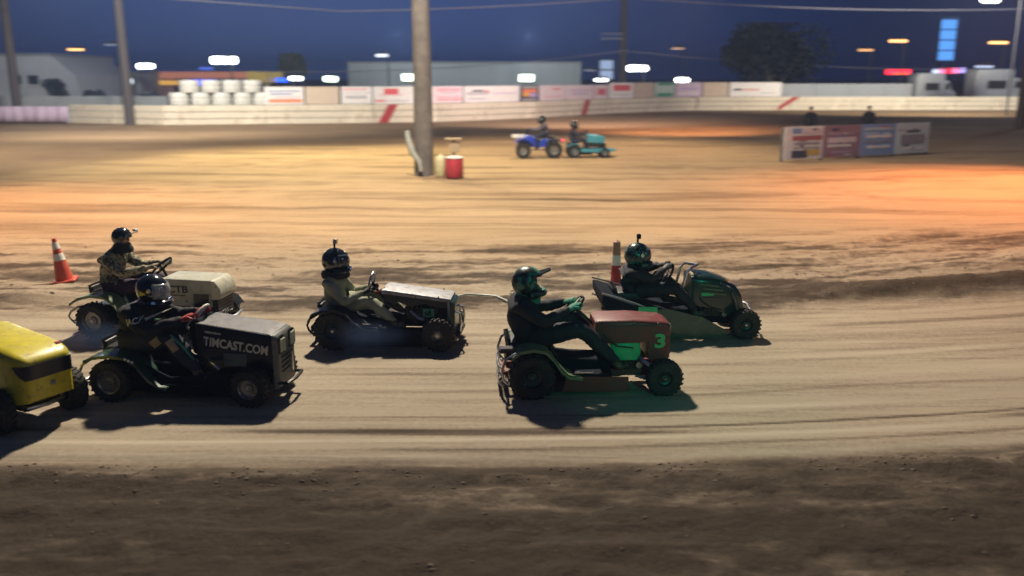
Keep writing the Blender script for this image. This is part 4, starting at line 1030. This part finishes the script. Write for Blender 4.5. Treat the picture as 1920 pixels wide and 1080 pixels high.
MB().tube([(1.48, .16, .44), (1.545, .16, .42), (1.56, .16, .30), (1.545, .16, .18), (1.48, .16, .16)], .014, 8).build('bull_bar', M['chrome'], m, smooth=True)
MB().box((1.52, 0, .17), (.08, .46, .05), None, .01).build('bumper', M['darkmetal'], m)
MB().box((1.50, -.19, .10), (.05, .06, .03), None, .008).build('tow_hook', M['chrome'], m)
engine(m, .80, 1.30, .20, .52, .19)
MB().tube([(.95, -.19, .44), (1.06, -.26, .37), (1.13, -.28, .36)], .02, 8).build('exhaust_tip', M['chrome'], m, smooth=True)
MB().tube([(1.00, -.24, .12), (1.08, -.26, .10), (1.14, -.25, .085)], .014, 8).build('tie_rod', M['chrome'], m, smooth=True)
pl = MB().box((1.175, -.232, .435), (.135, .014, .105), None, .006).build('number_plate', mat('green_plate', (.04, .30, .17), .5), m)
text('plate_number', '68', .085, M['blackmatt'], pl, (1.125, -.2405, .405), (math.pi/2, 0, 0), 1, .002)
fenders(m, [(-.25, .36), (-.20, .45), (-.08, .50), (.10, .505), (.20, .47), (.30, .36), (.42, .29), (.60, .27)], M['black'], y1=.47, pan=[(-.20, .38), (-.1, .40), (.25, .40), (.40, .28), (.70, .22)])
footboards(m, .42, .86, .24, M['blackmatt']); seat(m, .0, .40); rear_hoop(m, -.22, .20, .42, .45, M['darkmetal'])
MB().prism([(.20, .05), (1.12, .05), (1.12, .26), (.60, .26), (.42, .29), (.27, .36)], -.40, -.385).build('side_skirt', M['blackmatt'], m)
MB().box((.52, -.415, .285), (.13, .012, .02), None, .004).build('step_edge', M['chrome'], m)
MB().box((.45, -.415, .33), (.10, .012, .018), None, .004).build('step_edge', M['chrome'], m)
steering(m, Vector((.435, 0, .745)), R(-78), .135, M['steel'], (.66, 0, .45))
MB().tube([(.50, -.06, .62), (.62, -.10, .70)], .014, 8).build('throttle_lever', M['drumred'], m)
rider('person in olive overalls and dark camera-topped helmet driving the low black mower', m.location, R(HD),
      dict(pel=(-.02, 0, .475), chest=(-.04, 0, .71), neck=(-.03, 0, .86), head=(-.01, 0, 1.00), elbow=(.14, .29, .545), hand=(.40, .10, .665), knee=(.46, .21, .56), ankle=(.76, .27, .33)),
      M['olive'], M['olive'], M['glove_black'], group=GR, neckmat=M['blackcloth'], bulk=.98,
      headgear=lambda o, h: full_helmet(o, h, M['helmet'], M['visor'], M['steel'], collar=M['blackcloth']))

trim(m, .66, 1.38, .50, .66, .213, None)
# ================= F: red mower, number 3 (front middle right)
X0, Y0, HD = .19, 8.95, 3.7
m = put('racing_mower', 'dull red mower with a green number 3, nearest on the right', X0, Y0, HD)
wheel(m, -.01, -.37, .235, .19, -1, .5, hub=M['green'], rim=M['darkrim']); wheel(m, -.01, .37, .235, .19, 1, .5)
wheel(m, 1.36, -.36, .185, .15, -1, .42, hub=M['green'], rim=M['darkrim']); wheel(m, 1.36, .36, .185, .15, 1, .42)
chassis(m, 1.36, .19, M['red'])
MB().loft([(.66, .53, .745, .20, .04), (.70, .52, .762, .22, .045), (1.05, .52, .764, .225, .045), (1.38, .53, .735, .22, .05), (1.44, .55, .715, .20, .06), (1.455, .58, .69, .17, .05)]).build('hood', M['red'], m, smooth=True)
MB().loft([(1.22, .34, .56, .215, .01), (1.25, .33, .575, .218, .02), (1.42, .33, .575, .215, .02), (1.45, .35, .60, .19, .03)]).build('grille_shell', M['red'], m, smooth=True)
for k in range(6): MB().box((1.46, 0, .38+.035*k), (.012, .28, .014)).build('grille_bar', M['darkmetal'], m)
for s_ in (-1, 1): MB().ball((1.45, s_*.12, .66), (.02, .04, .04), 12, 8).build('headlight', M['lens'], m, smooth=True)
text('number', '3', .20, M['lettergreen'], m, (1.31, -.2225, .475), (math.pi/2, 0, 0), 1.25, .008, .002).location = (1.275, -.2235, .47)
MB().loft([(.82, .36, .50, .19, .03), (.86, .33, .53, .21, .04), (1.10, .33, .53, .21, .04), (1.14, .36, .50, .19, .03)]).build('engine_cover', M['brightgreen'], m, smooth=True)
engine(m, .80, 1.22, .18, .34, .2)
MB().tube([(1.13, -.20, .36), (1.17, -.27, .33), (1.25, -.30, .28)], .022, 8).build('exhaust_pipe', M['chrome'], m, smooth=True)
MB().tube([(1.09, -.21, .16), (1.20, -.27, .15), (1.30, -.30, .15)], .014, 8).build('tie_rod', M['steel'], m, smooth=True)
fenders(m, [(-.22, .46), (-.14, .52), (0, .545), (.12, .52), (.20, .44), (.28, .32), (.36, .25), (.50, .235)], mat('worn_pale_green', (.14, .20, .10), .45, dirt=.3), y1=.46, pan=[(-.18, .44), (-.1, .48), (.2, .48), (.34, .28), (.62, .24)])
footboards(m, .40, .82, .24, M['blackmatt']); seat(m, -.05, .48)
MB().prism([(.30, .07), (.98, .06), (.98, .215), (.34, .235)], -.41, -.395).build('mower_deck', M['red'], m)
MB().prism([(.30, .07), (.98, .06), (.98, .215), (.34, .235)], .395, .41).build('mower_deck', M['red'], m)
MB().box((.52, -.405, .275), (.20, .02, .022), None, .005).build('step_edge', M['chrome'], m)
rear_hoop(m, -.28, .16, .46, .42, M['steel'])
MB().box((-.27, -.30, .50), (.16, .14, .05), None, .015).build('rear_light', M['darkmetal'], m)
for z in (.12, .22, .30): MB().tube([(-.30, -.36, z), (-.34, -.2, z), (-.34, .2, z), (-.30, .36, z)], .012, 8).build('rear_guard_bar', M['steel'], m, smooth=True)
MB().box((.72, 0, .63), (.08, .40, .22), Matrix.Rotation(-.15, 3, 'Y'), .02).build('dashboard', M['tan'], m)
steering(m, Vector((.45, 0, .87)), R(-40), .14, M['blackmatt'], (.74, 0, .60))
Mtealpat = camo('teal_patterned_helmet', [(.008, .02, .022), (.02, .07, .055), (.06, .24, .17), (.012, .03, .03)], 7)
Mtealpat.node_tree.nodes['Principled BSDF'].inputs['Roughness'].default_value = .35
def headF(o, h):
    s_ = full_helmet(o, h, Mtealpat, None, peak=M['blackmatt'])
    MB().loft([(.02, -.16, -.05, .09, .03), (.07, -.20, -.03, .080, .03), (.10, -.215, -.03, .060, .03), (.125, -.19, -.06, .035, .02)]).build('face_mask', M['tealcloth'], s_, smooth=True)
def pF(o):
    MB().tube([(.26, -.335, .70), (.38, -.345, .745), (.50, -.345, .795)], [.014, .018, .012], 8).build('sleeve_stripe', M['steel'], o)
rider('person in black with a teal helmet and face mask driving the red mower', m.location, R(HD),
      dict(pel=(-.06, 0, .58), chest=(-.10, 0, .86), neck=(-.07, 0, 1.00), head=(-.03, 0, 1.13), elbow=(.12, .33, .78), hand=(.43, .13, .89), knee=(.50, .27, .70), ankle=(.88, .29, .34)),
      M['blackcloth'], M['blackcloth'], M['tealcloth'], group=GR, headgear=headF, bulk=1.14)

trim(m, .74, 1.38, .55, .76, .224, .705)
# ================= E: black mower with wide side skirt (behind, right)
X0, Y0, HD = 1.45, 11.02, 3
m = put('racing_mower', 'black mower with a rounded hood and wide rear deck, furthest right', X0, Y0, HD)
wheel(m, .0, -.37, .235, .19, -1, .5); wheel(m, .0, .37, .235, .19, 1, .5)
wheel(m, 1.46, -.38, .185, .16, -1, .42, rim=M['darkrim']); wheel(m, 1.46, .38, .185, .16, 1, .42)
chassis(m, 1.46, .19, M['blackmatt'])
MB().loft([(.80, .42, .765, .22, .06), (.86, .40, .782, .245, .08), (1.05, .36, .77, .25, .09), (1.22, .30, .725, .25, .10), (1.36, .24, .66, .245, .10), (1.44, .20, .56, .23, .10), (1.485, .18, .44, .20, .09)]).build('hood', mat('green_black_paint', (.006, .030, .026), .3, coat=.5, dirt=.06), m, smooth=True)
for k in range(3): MB().box((1.02+.05*k, -.256, .66-.055*k), (.24, .012, .018), Matrix.Rotation(.12, 3, 'Y')).build('hood_vent', M['green'], m)
MB().box((1.0, -.256, .545), (.16, .010, .045), None, .004).build('green_badge', M['brightgreen'], m)
for k in range(4): MB().box((1.40+.028*k, -.0, .60-.085*k), (.03, .40-.02*k, .022), Matrix.Rotation(.8, 3, 'Y'), .006).build('grille_bar', M['chrome'], m)
MB().tube([(1.30, -.262, .56), (1.35, -.268, .46), (1.385, -.262, .34)], [.018, .026, .018], 8, squash=.5).build('chrome_trim', M['silverhood'], m, smooth=True)
MB().tube([(1.42, -.24, .30), (1.56, -.20, .34), (1.60, 0, .345), (1.56, .20, .34), (1.42, .24, .30)], .016, 8).build('bumper', M['chrome'], m, smooth=True)
engine(m, .90, 1.35, .18, .36, .2)
# wide boat-like rear deck with pale edges
MB().loft([(-.36, .50, .60, .44, .02), (-.30, .36, .59, .46, .03), (-.05, .26, .50, .47, .03), (.25, .24, .41, .46, .03), (.55, .22, .33, .45, .02)]).build('rear_deck', M['blackmatt'], m, smooth=True)
for s_ in (-1, 1):
    MB().tube([(-.37, s_*.45, .62), (-.2, s_*.475, .575), (0, s_*.48, .51), (.24, s_*.47, .42)], .011, 8).build('deck_edge', M['silverhood'], m, smooth=True)
    MB().tube([(-.36, s_*.45, .40), (-.2, s_*.475, .33), (.05, s_*.48, .27)], .011, 8).build('lower_edge', M['silverhood'], m, smooth=True)
    MB().prism([(.28, .02), (1.02, .05), (1.26, .10), (.90, .30), (.45, .42), (.25, .40)], s_*.475, s_*.465).build('side_skirt', mat('skirt_panel', (.008, .055, .045), .35, coat=.4, dirt=.2), m)
MB().box((.20, -.484, .41), (.24, .012, .085), None, .006).build('green_reflection_patch', M['brightgreen'], m)  # green patch painted as the green lamp's reflection on the deck side
seat(m, .03, .52)
MB().tube([(.70, -.16, .62), (.74, -.17, .80), (.80, -.15, .865), (.92, 0, .875), (.80, .15, .865), (.74, .17, .80), (.70, .16, .62)], .018, 8).build('dash_hoop', M['chrome'], m, smooth=True)
MB().box((.84, 0, .68), (.06, .36, .24), None, .02).build('dashboard', M['tan'], m)
steering(m, Vector((.53, 0, .745)), R(-62), .15, M['blackmatt'], (.82, 0, .50))
Mhp = camo('patterned_helmet', [(.01, .015, .02), (.02, .03, .04), (.05, .16, .13), (.015, .02, .025)], 22)
Mhp.node_tree.nodes['Principled BSDF'].inputs['Roughness'].default_value = .25
rider('person in black suit and patterned dark helmet driving the furthest right mower', m.location, R(HD),
      dict(pel=(.06, 0, .58), chest=(.08, 0, .76), neck=(.11, 0, .87), head=(.14, 0, .995), elbow=(.28, .30, .76), hand=(.49, .10, .86), knee=(.60, .24, .62), ankle=(.84, .28, .34)),
      M['blackcloth'], M['blackcloth'], M['glove_black'], group=GR, neckmat=M['blackcloth'],
      headgear=lambda o, h: full_helmet(o, h, Mhp, M['visor'], M['blackmatt']))

trim(m, .90, 1.22, .42, .72, .252, .50, 2)
# ================= A: cream mower (back left)
X0, Y0, HD = -5.27, 11.16, -7
m = put('racing_mower', 'cream and green mower with dark letters on its hood, furthest back at left', X0, Y0, HD)
wheel(m, .05, -.37, .22, .18, -1, .58); wheel(m, .05, .37, .22, .18, 1, .58)
wheel(m, 1.42, -.36, .185, .15, -1); wheel(m, 1.42, .40, .185, .15, 1)
chassis(m, 1.42, .19, M['green'])
MB().loft([(.88, .27, .735, .235, .015), (.92, .26, .75, .24, .02), (1.50, .26, .738, .24, .02), (1.56, .27, .735, .238, .02)]).build('hood', M['creamhood'], m, smooth=True)
MB().loft([(1.562, .49, .735, .238, .02), (1.60, .49, .722, .235, .02), (1.665, .50, .63, .225, .02), (1.675, .51, .56, .22, .01)]).build('hood_front', M['cream'], m, smooth=True)
MB().loft([(1.562, .27, .48, .232, .01), (1.63, .27, .485, .22, .01)]).build('grille', M['grille'], m)
for k in range(5): MB().box((1.635, 0, .30+.042*k), (.01, .38, .012)).build('grille_bar', M['darkmetal'], m)
MB().box((1.28, -.2435, .40), (.50, .006, .012)).build('side_seam', M['letterdark'], m)
MB().box((1.42, -.2435, .42), (.20, .006, .28), None, .003).build('side_vent', M['grille'], m)
text('lettering', 'CTB', .125, M['letterdark'], m, (.985, -.2440, .575), (math.pi/2, 0, 0), 1.15, .003)
mb = MB()
for k in range(10): mb.box((1.0+.023*k, -.2435, .54), (.016, .003, .012+.004*(k % 3)))
mb.build('small_writing', M['letterdark'], m)
MB().tube([(1.55, -.25, .22), (1.72, -.24, .24), (1.76, 0, .24), (1.72, .24, .24), (1.55, .25, .22)], .02, 8).build('bumper', M['chrome'], m, smooth=True)
for s_ in (-1, 1): MB().strip([(1.22, .30), (1.28, .40), (1.42, .44), (1.58, .40), (1.66, .30)], s_*.46, s_*.26, .01, .02).build('front_fender', M['blackmatt'], m, smooth=True)
fenders(m, [(-.22, .44), (-.10, .52), (.08, .56), (.26, .54), (.36, .46), (.48, .30), (.58, .23), (.70, .22)], M['palegreen'], pan=[(-.20, .46), (-.1, .50), (.3, .50), (.44, .28), (.88, .22)])
footboards(m, .60, .98, .22, M['green']); seat(m, .08, .50); rear_hoop(m, -.24, .18, .36, .40)
engine(m, .95, 1.35, .14, .27, .2)
steering(m, Vector((.80, 0, .85)), R(-45), .155, M['blackmatt'], (.92, 0, .62))
MB().tube([(.60, -.47, .235), (.72, -.47, .26), (.80, -.46, .30)], .012, 8).build('step_edge', M['chrome'], m)
def headA(o, h):
    mb = MB(); mb.ball((0, 0, .03), (.128, .118, .125), 26, 16, lambda w, e_: e_ > -5 or 75 < w < 285)
    s_ = mb.build('helmet', M['helmet'], o, smooth=True, loc=h, solid=.014)
    MB().add([(.10, -.08, .07), (.19, -.05, .10), (.20, .05, .10), (.10, .08, .07)], [(0, 1, 2, 3)]).build('peak', M['chrome'], s_, solid=.01)
    MB().box((.19, 0, .125), (.06, .05, .035), None, .008).build('head_lamp', M['reflect'], s_)
    MB().lathe([(.125, -.16), (.13, -.12), (.105, -.07), (.10, -.05)], 18, 'Z').build('neck_scarf', M['blackcloth'], s_, smooth=True)
rider('person in camouflage jacket and black peaked helmet driving the cream mower', m.location, R(HD),
      dict(pel=(.10, 0, .60), chest=(.14, 0, .88), neck=(.22, 0, 1.05), head=(.30, 0, 1.19), elbow=(.40, .27, .80), hand=(.77, .13, .88), knee=(.64, .24, .66), ankle=(.86, .29, .35)),
      M['camo'], M['purplecloth'], M['camo'], group=GR, headgear=headA, neckmat=M['blackcloth'], bulk=1.0)

trim(m, .95, 1.5, .30, .50, .241, None)
# ================= Y: yellow mower, cut by the left edge
HD = -28; fx, fy = -4.55, 7.98
X0, Y0 = fx-1.35*math.cos(R(HD)), fy-1.35*math.sin(R(HD))
m = put('racing_mower', 'bright yellow mower with a dark wraparound grille, cut off by the left edge', X0, Y0, HD)
wheel(m, 0, -.37, .23, .19, -1); wheel(m, 0, .37, .23, .19, 1)
wheel(m, 1.35, -.37, .20, .17, -1, .45, -.1); wheel(m, 1.35, .37, .20, .17, 1, .45, -.1)
chassis(m, 1.35, .19, M['blackmatt'], x1=1.45)
yh = mat('yellow_hood_paint', (.64, .54, .03), .38, dirt=.24, nscale=7, dirtcol=(.24, .15, .05), coat=.25)
MB().loft([(.62, .33, .84, .26, .08), (.70, .32, .85, .28, .09), (1.10, .29, .80, .29, .10), (1.34, .27, .765, .29, .09), (1.46, .26, .74, .285, .08), (1.54, .27, .715, .265, .07), (1.60, .28, .68, .235, .06), (1.62, .30, .65, .205, .05)]).build('hood', yh, m, smooth=True)
g_ = MB()
plan = [(1.50, -.283), (1.53, -.276), (1.57, -.264), (1.605, -.240), (1.630, -.200), (1.632, -.1), (1.632, 0), (1.632, .1), (1.630, .200), (1.605, .240), (1.57, .264), (1.53, .276), (1.50, .283)]
vs, fs = [], []
for k, (xx, y_) in enumerate(plan):
    u = abs(k-6)/6; z1 = .640-.01*u; z0 = .50 if u < .60 else (.53 if u < .76 else (.575 if u < .9 else .625))
    ix = .93 if abs(y_) > .2 else 1
    vs += [(xx, y_, z1), (xx+.002, y_, z0), (xx-.03, y_*.93, z1), (xx-.03, y_*.93, z0)]
for k in range(12): fs += [(k*4, k*4+4, k*4+5, k*4+1), (k*4+2, k*4+3, k*4+7, k*4+6), (k*4, k*4+2, k*4+6, k*4+4), (k*4+1, k*4+5, k*4+7, k*4+3)]
fs += [(0, 1, 3, 2), (48, 50, 51, 49)]
g_.add(vs, fs).build('grille', M['grille'], m, smooth=True)
MB().box((1.622, .02, .42), (.012, .05, .04), None, .004).build('badge', M['silverhood'], m)
MB().ball((1.05, -.27, .74), (.03, .02, .02), 10, 8).build('hood_latch', M['blackmatt'], m)
MB().box((1.47, .21, .735), (.05, .05, .02), None, .006).build('hood_clip', M['drumred'], m)
MB().tube([(1.30, -.25, .23), (1.50, -.18, .20), (1.54, 0, .20), (1.50, .18, .20), (1.30, .25, .23)], .02, 8).build('bumper', M['steel'], m, smooth=True)
MB().box((1.42, .05, .205), (.10, .22, .05), None, .01).build('axle_bracket', M['steel'], m)
for x, z in ((1.02, .58), (1.12, .52), (.92, .60)): MB().ball((x, -.292, z), (.02, .006, .02), 10, 6).build('side_sticker', M['orange'], m)
engine(m, .75, 1.25, .16, .30, .2)
fenders(m, [(-.24, .44), (-.10, .52), (.1, .54), (.28, .50), (.40, .34), (.52, .22)], M['yellow'], pan=[(-.2, .46), (.25, .48), (.42, .28), (.66, .22)])
footboards(m, .45, .80, .22, M['blackmatt']); seat(m, .0, .48); rear_hoop(m, -.25, .18, .42)
steering(m, Vector((.50, 0, .83)), R(-45), .155, M['blackmatt'], (.72, 0, .60))

# ---------------------------------------------------------------- infield blue quad and turquoise mower
p = at(1010, 297)
q_ = thing('quad_bike', 'blue quad bike with a red tail light standing in the infield', 'quad bike', (p.x, p.y+.45, 0), math.pi)
for (x, y_) in ((-.62, -.42), (-.62, .42), (.62, -.42), (.62, .42)): wheel(q_, x, y_, .34 if x < 0 else .30, .24, -1 if y_ < 0 else 1)
Mbl = mat('blue_plastic', (.02, .05, .42), .3, coat=.5)
MB().loft([(-.70, .55, .66, .20, .04), (-.3, .45, .78, .16, .06), (0, .40, .72, .15, .06), (.35, .45, .92, .20, .08), (.70, .55, .86, .22, .08), (.85, .55, .72, .18, .06)]).build('body', Mbl, q_, smooth=True)
for s_ in (-1, 1):
    MB().strip([(-1.0, .62), (-.8, .74), (-.5, .76), (-.28, .62)], s_*.52, s_*.15, .02, .03).build('fender', M['navycloth'], q_, smooth=True)
    MB().strip([(.25, .60), (.45, .76), (.75, .78), (.98, .64)], s_*.52, s_*.15, .02, .03).build('fender', Mbl, q_, smooth=True)
MB().box((-.35, 0, .84), (.60, .28, .10), None, .04).build('seat', M['seatvinyl'], q_)
for z in (.84, .90): MB().tube([(.55, -.35, z), (1.08, -.33, z), (1.08, .33, z), (.55, .35, z)], .02, 6).build('rack_bar', M['reflect'], q_)
MB().tube([(.42, -.38, 1.12), (.46, -.1, 1.08), (.46, .1, 1.08), (.42, .38, 1.12)], .016, 6).build('handlebar', M['blackmatt'], q_)
MB().tube([(.46, 0, 1.08), (.58, 0, .8)], .025, 6).build('steering_post', M['blackmatt'], q_)
MB().box((-1.0, 0, .70), (.05, .42, .09), None, .01).build('tail_light', emis('tail_light_red', (1.0, .03, .12), 2.2), q_)
MB().box((0, -.42, .28), (.55, .14, .04), None, .01).build('footrest', M['steel'], q_)
rider('person in dark clothes sitting on the blue quad bike', q_.location, math.pi,
      dict(pel=(-.32, 0, .97), chest=(-.26, 0, 1.22), neck=(-.20, 0, 1.38), head=(-.15, 0, 1.52), elbow=(.0, .32, 1.12), hand=(.38, .30, 1.14), knee=(.10, .30, .82), ankle=(.02, .36, .42)),
      mat('grey_cloth', (.08, .075, .10), .8), M['navycloth'], M['glove_black'], headgear=lambda o, h: full_helmet(o, h, M['helmet'], M['visor']))
p = at(1092, 297)
m = thing('turquoise_mower', 'turquoise mower with a rider standing in the infield behind the quad', 'mower', (p.x-.35, p.y+.45, 0), R(4))
Mtq = mat('turquoise_paint', (.05, .26, .34), .35, coat=.4)
wheel(m, .0, -.38, .26, .2, -1); wheel(m, .0, .38, .26, .2, 1); wheel(m, 1.25, -.36, .20, .16, -1); wheel(m, 1.25, .36, .20, .16, 1)
chassis(m, 1.25, .22, M['blackmatt'])
MB().loft([(.55, .66, .92, .24, .06), (.62, .62, .96, .27, .07), (1.0, .60, .92, .27, .08), (1.25, .60, .84, .24, .08)]).build('hood', Mtq, m, smooth=True)
MB().loft([(.50, .46, .60, .3, .04), (1.30, .42, .58, .3, .04)]).build('engine', M['darkmetal'], m)
MB().loft([(-.1, .26, .38, .42, .03), (.6, .24, .38, .44, .03), (1.3, .24, .38, .42, .03), (1.72, .28, .34, .30, .03)]).build('deck', Mtq, m, smooth=True)
fenders(m, [(-.28, .46), (-.1, .58), (.15, .58), (.3, .42)], Mtq, pan=[(-.2, .5), (.3, .5), (.5, .38)])
seat(m, -.05, .54); steering(m, Vector((.42, 0, .98)), R(-45), .16, M['blackmatt'], (.62, 0, .7))
rider('person in dark clothes sitting on the turquoise mower', m.location, R(4),
      dict(pel=(-.04, 0, .66), chest=(-.04, 0, .98), neck=(-.02, 0, 1.16), head=(.02, 0, 1.31), elbow=(.15, .28, .88), hand=(.42, .14, 1.0), knee=(.42, .22, .76), ankle=(.52, .26, .45)),
      M['navycloth'], M['navycloth'], M['glove_black'], headgear=lambda o, h: full_helmet(o, h, M['helmet'], M['visor']))
# two people standing behind the banner board
def stander(px, Y, lab):
    p = atY(px, 240, Y); 
    rider(lab, (p.x, Y, 0), R(-100), dict(pel=(0, 0, .95), chest=(0, 0, 1.28), neck=(0, 0, 1.47), head=(.01, 0, 1.62), elbow=(-.02, .30, 1.12), hand=(.12, .26, .90), knee=(.02, .12, .50), ankle=(0, .13, .10)),
          M['blackcloth'], M['blackcloth'], M['glove_black'], headgear=lambda o, h: MB().ball(h+Vector((0, 0, .05)), (.115, .105, .10), 16, 10, lambda w, e_: e_ > -20).build('cap', M['blackcloth'], o, smooth=True), group='people behind the banner board')
stander(1518, 46, 'person in dark clothes standing behind the left half of the banner board')
stander(1627, 47, 'person in dark clothes standing behind the right half of the banner board')

# pale hose lying along the inside edge of the lane
pts = []
for k, (px, py) in enumerate([(852, 566), (875, 561), (905, 559), (930, 563), (950, 570), (962, 574)]):
    q = at(px, py); pts.append((q.x, q.y, gz(q.x, q.y)+.03))
tag(MB().tube(pts, .013, 8).build('white_hose', M['drumwhite'], None, smooth=True), 'short white hose lying on the torn dirt behind the red mower driver', 'hose')
# clods thrown on the loose soil
cl = MB(); rnd = random.Random(3)
for k in range(2600):
    near_ = k < 1500
    Y_ = (7.0-abs(rnd.gauss(0, .22)) if k % 3 else rnd.uniform(4.9, 6.9)) if near_ else 12.3+abs(rnd.gauss(0, 2.2))
    X_ = rnd.uniform(-.62, .62)*Y_*1.05
    if float(fbm(np.array([X_*.9]), np.array([Y_*2.0]), 88, 2)[0]) < .48: continue
    Y_ += .014*min(14, max(-6, X_+1))**2*(.35 if X_ < -1 else 1)
    s_ = min(.018, .0035*rnd.paretovariate(1.7))*(1 if near_ else 1.5)
    cl.ball((X_, Y_, 0), (s_*rnd.uniform(.8, 1.6), s_*rnd.uniform(.7, 1.2), s_*.6), 5, 4)
V_ = np.array(cl.v); hz = ground_fields(V_[:, 0], V_[:, 1])[0]; V_[:, 2] += hz; cl.v = [tuple(v) for v in V_]
me = bpy.data.meshes.new('dirt_clods'); me.from_pydata(cl.v, [], cl.f); me.materials.append(mat('damp_clod', (.15, .115, .085), .95, var=.4, nscale=4, bump=.6))
me.polygons.foreach_set('use_smooth', [True]*len(me.polygons))
o = bpy.data.objects.new('dirt_clods', me); C.objects.link(o); o['kind'] = 'stuff'; o['label'] = 'loose dirt clods scattered on the near soil and torn berm'; o['category'] = 'dirt clods'

# ---------------------------------------------------------------- exhaust smoke low behind the mowers
def smoke(loc, r_, dens, seed):
    m_ = bpy.data.materials.new('exhaust_smoke'); m_.use_nodes = True; t = m_.node_tree; t.nodes.clear()
    pv = N(t, 'ShaderNodeVolumePrincipled'); o_ = N(t, 'ShaderNodeOutputMaterial'); t.links.new(pv.outputs[0], o_.inputs['Volume'])
    pv.inputs['Color'].default_value = (.30, .45, .85, 1); pv.inputs['Anisotropy'].default_value = -.2
    tc = N(t, 'ShaderNodeTexCoord'); ln = N(t, 'ShaderNodeVectorMath', operation='LENGTH'); t.links.new(tc.outputs['Object'], ln.inputs[0])
    n = N(t, 'ShaderNodeTexNoise', _Scale=2.2, _Detail=3.0); t.links.new(tc.outputs['Object'], n.inputs['Vector'])
    f = N(t, 'ShaderNodeMapRange'); f.inputs['From Min'].default_value = .25; f.inputs['From Max'].default_value = .98; f.inputs['To Min'].default_value = dens; f.inputs['To Max'].default_value = 0
    t.links.new(ln.outputs['Value'], f.inputs['Value'])
    g = N(t, 'ShaderNodeMath', operation='MULTIPLY'); t.links.new(f.outputs[0], g.inputs[0]); t.links.new(n.outputs['Fac'], g.inputs[1]); t.links.new(g.outputs[0], pv.inputs['Density'])
    o = MB().ball((0, 0, 0), 1.0, 20, 12).build('exhaust_smoke', m_, None, loc=loc); o.scale = r_; o['kind'] = 'stuff'
    return o
smoke((-1.75, 10.05, .22), (.62, .26, .22), 2.0, 1)
smoke((-4.95, 10.1, .22), (.55, .26, .20), 1.3, 2)

# ---------------------------------------------------------------- dusty night air
hz = bpy.data.materials.new('haze'); hz.use_nodes = True; t = hz.node_tree; t.nodes.clear()
pv = N(t, 'ShaderNodeVolumePrincipled', _Density=HAZE); o_ = N(t, 'ShaderNodeOutputMaterial'); t.links.new(pv.outputs[0], o_.inputs['Volume'])
pv.inputs['Color'].default_value = (.45, .62, 1.0, 1); pv.inputs['Anisotropy'].default_value = .3
o = MB().box((0, 650, 13), (1900, 1500, 30)).build('haze', hz, None); o['kind'] = 'stuff'
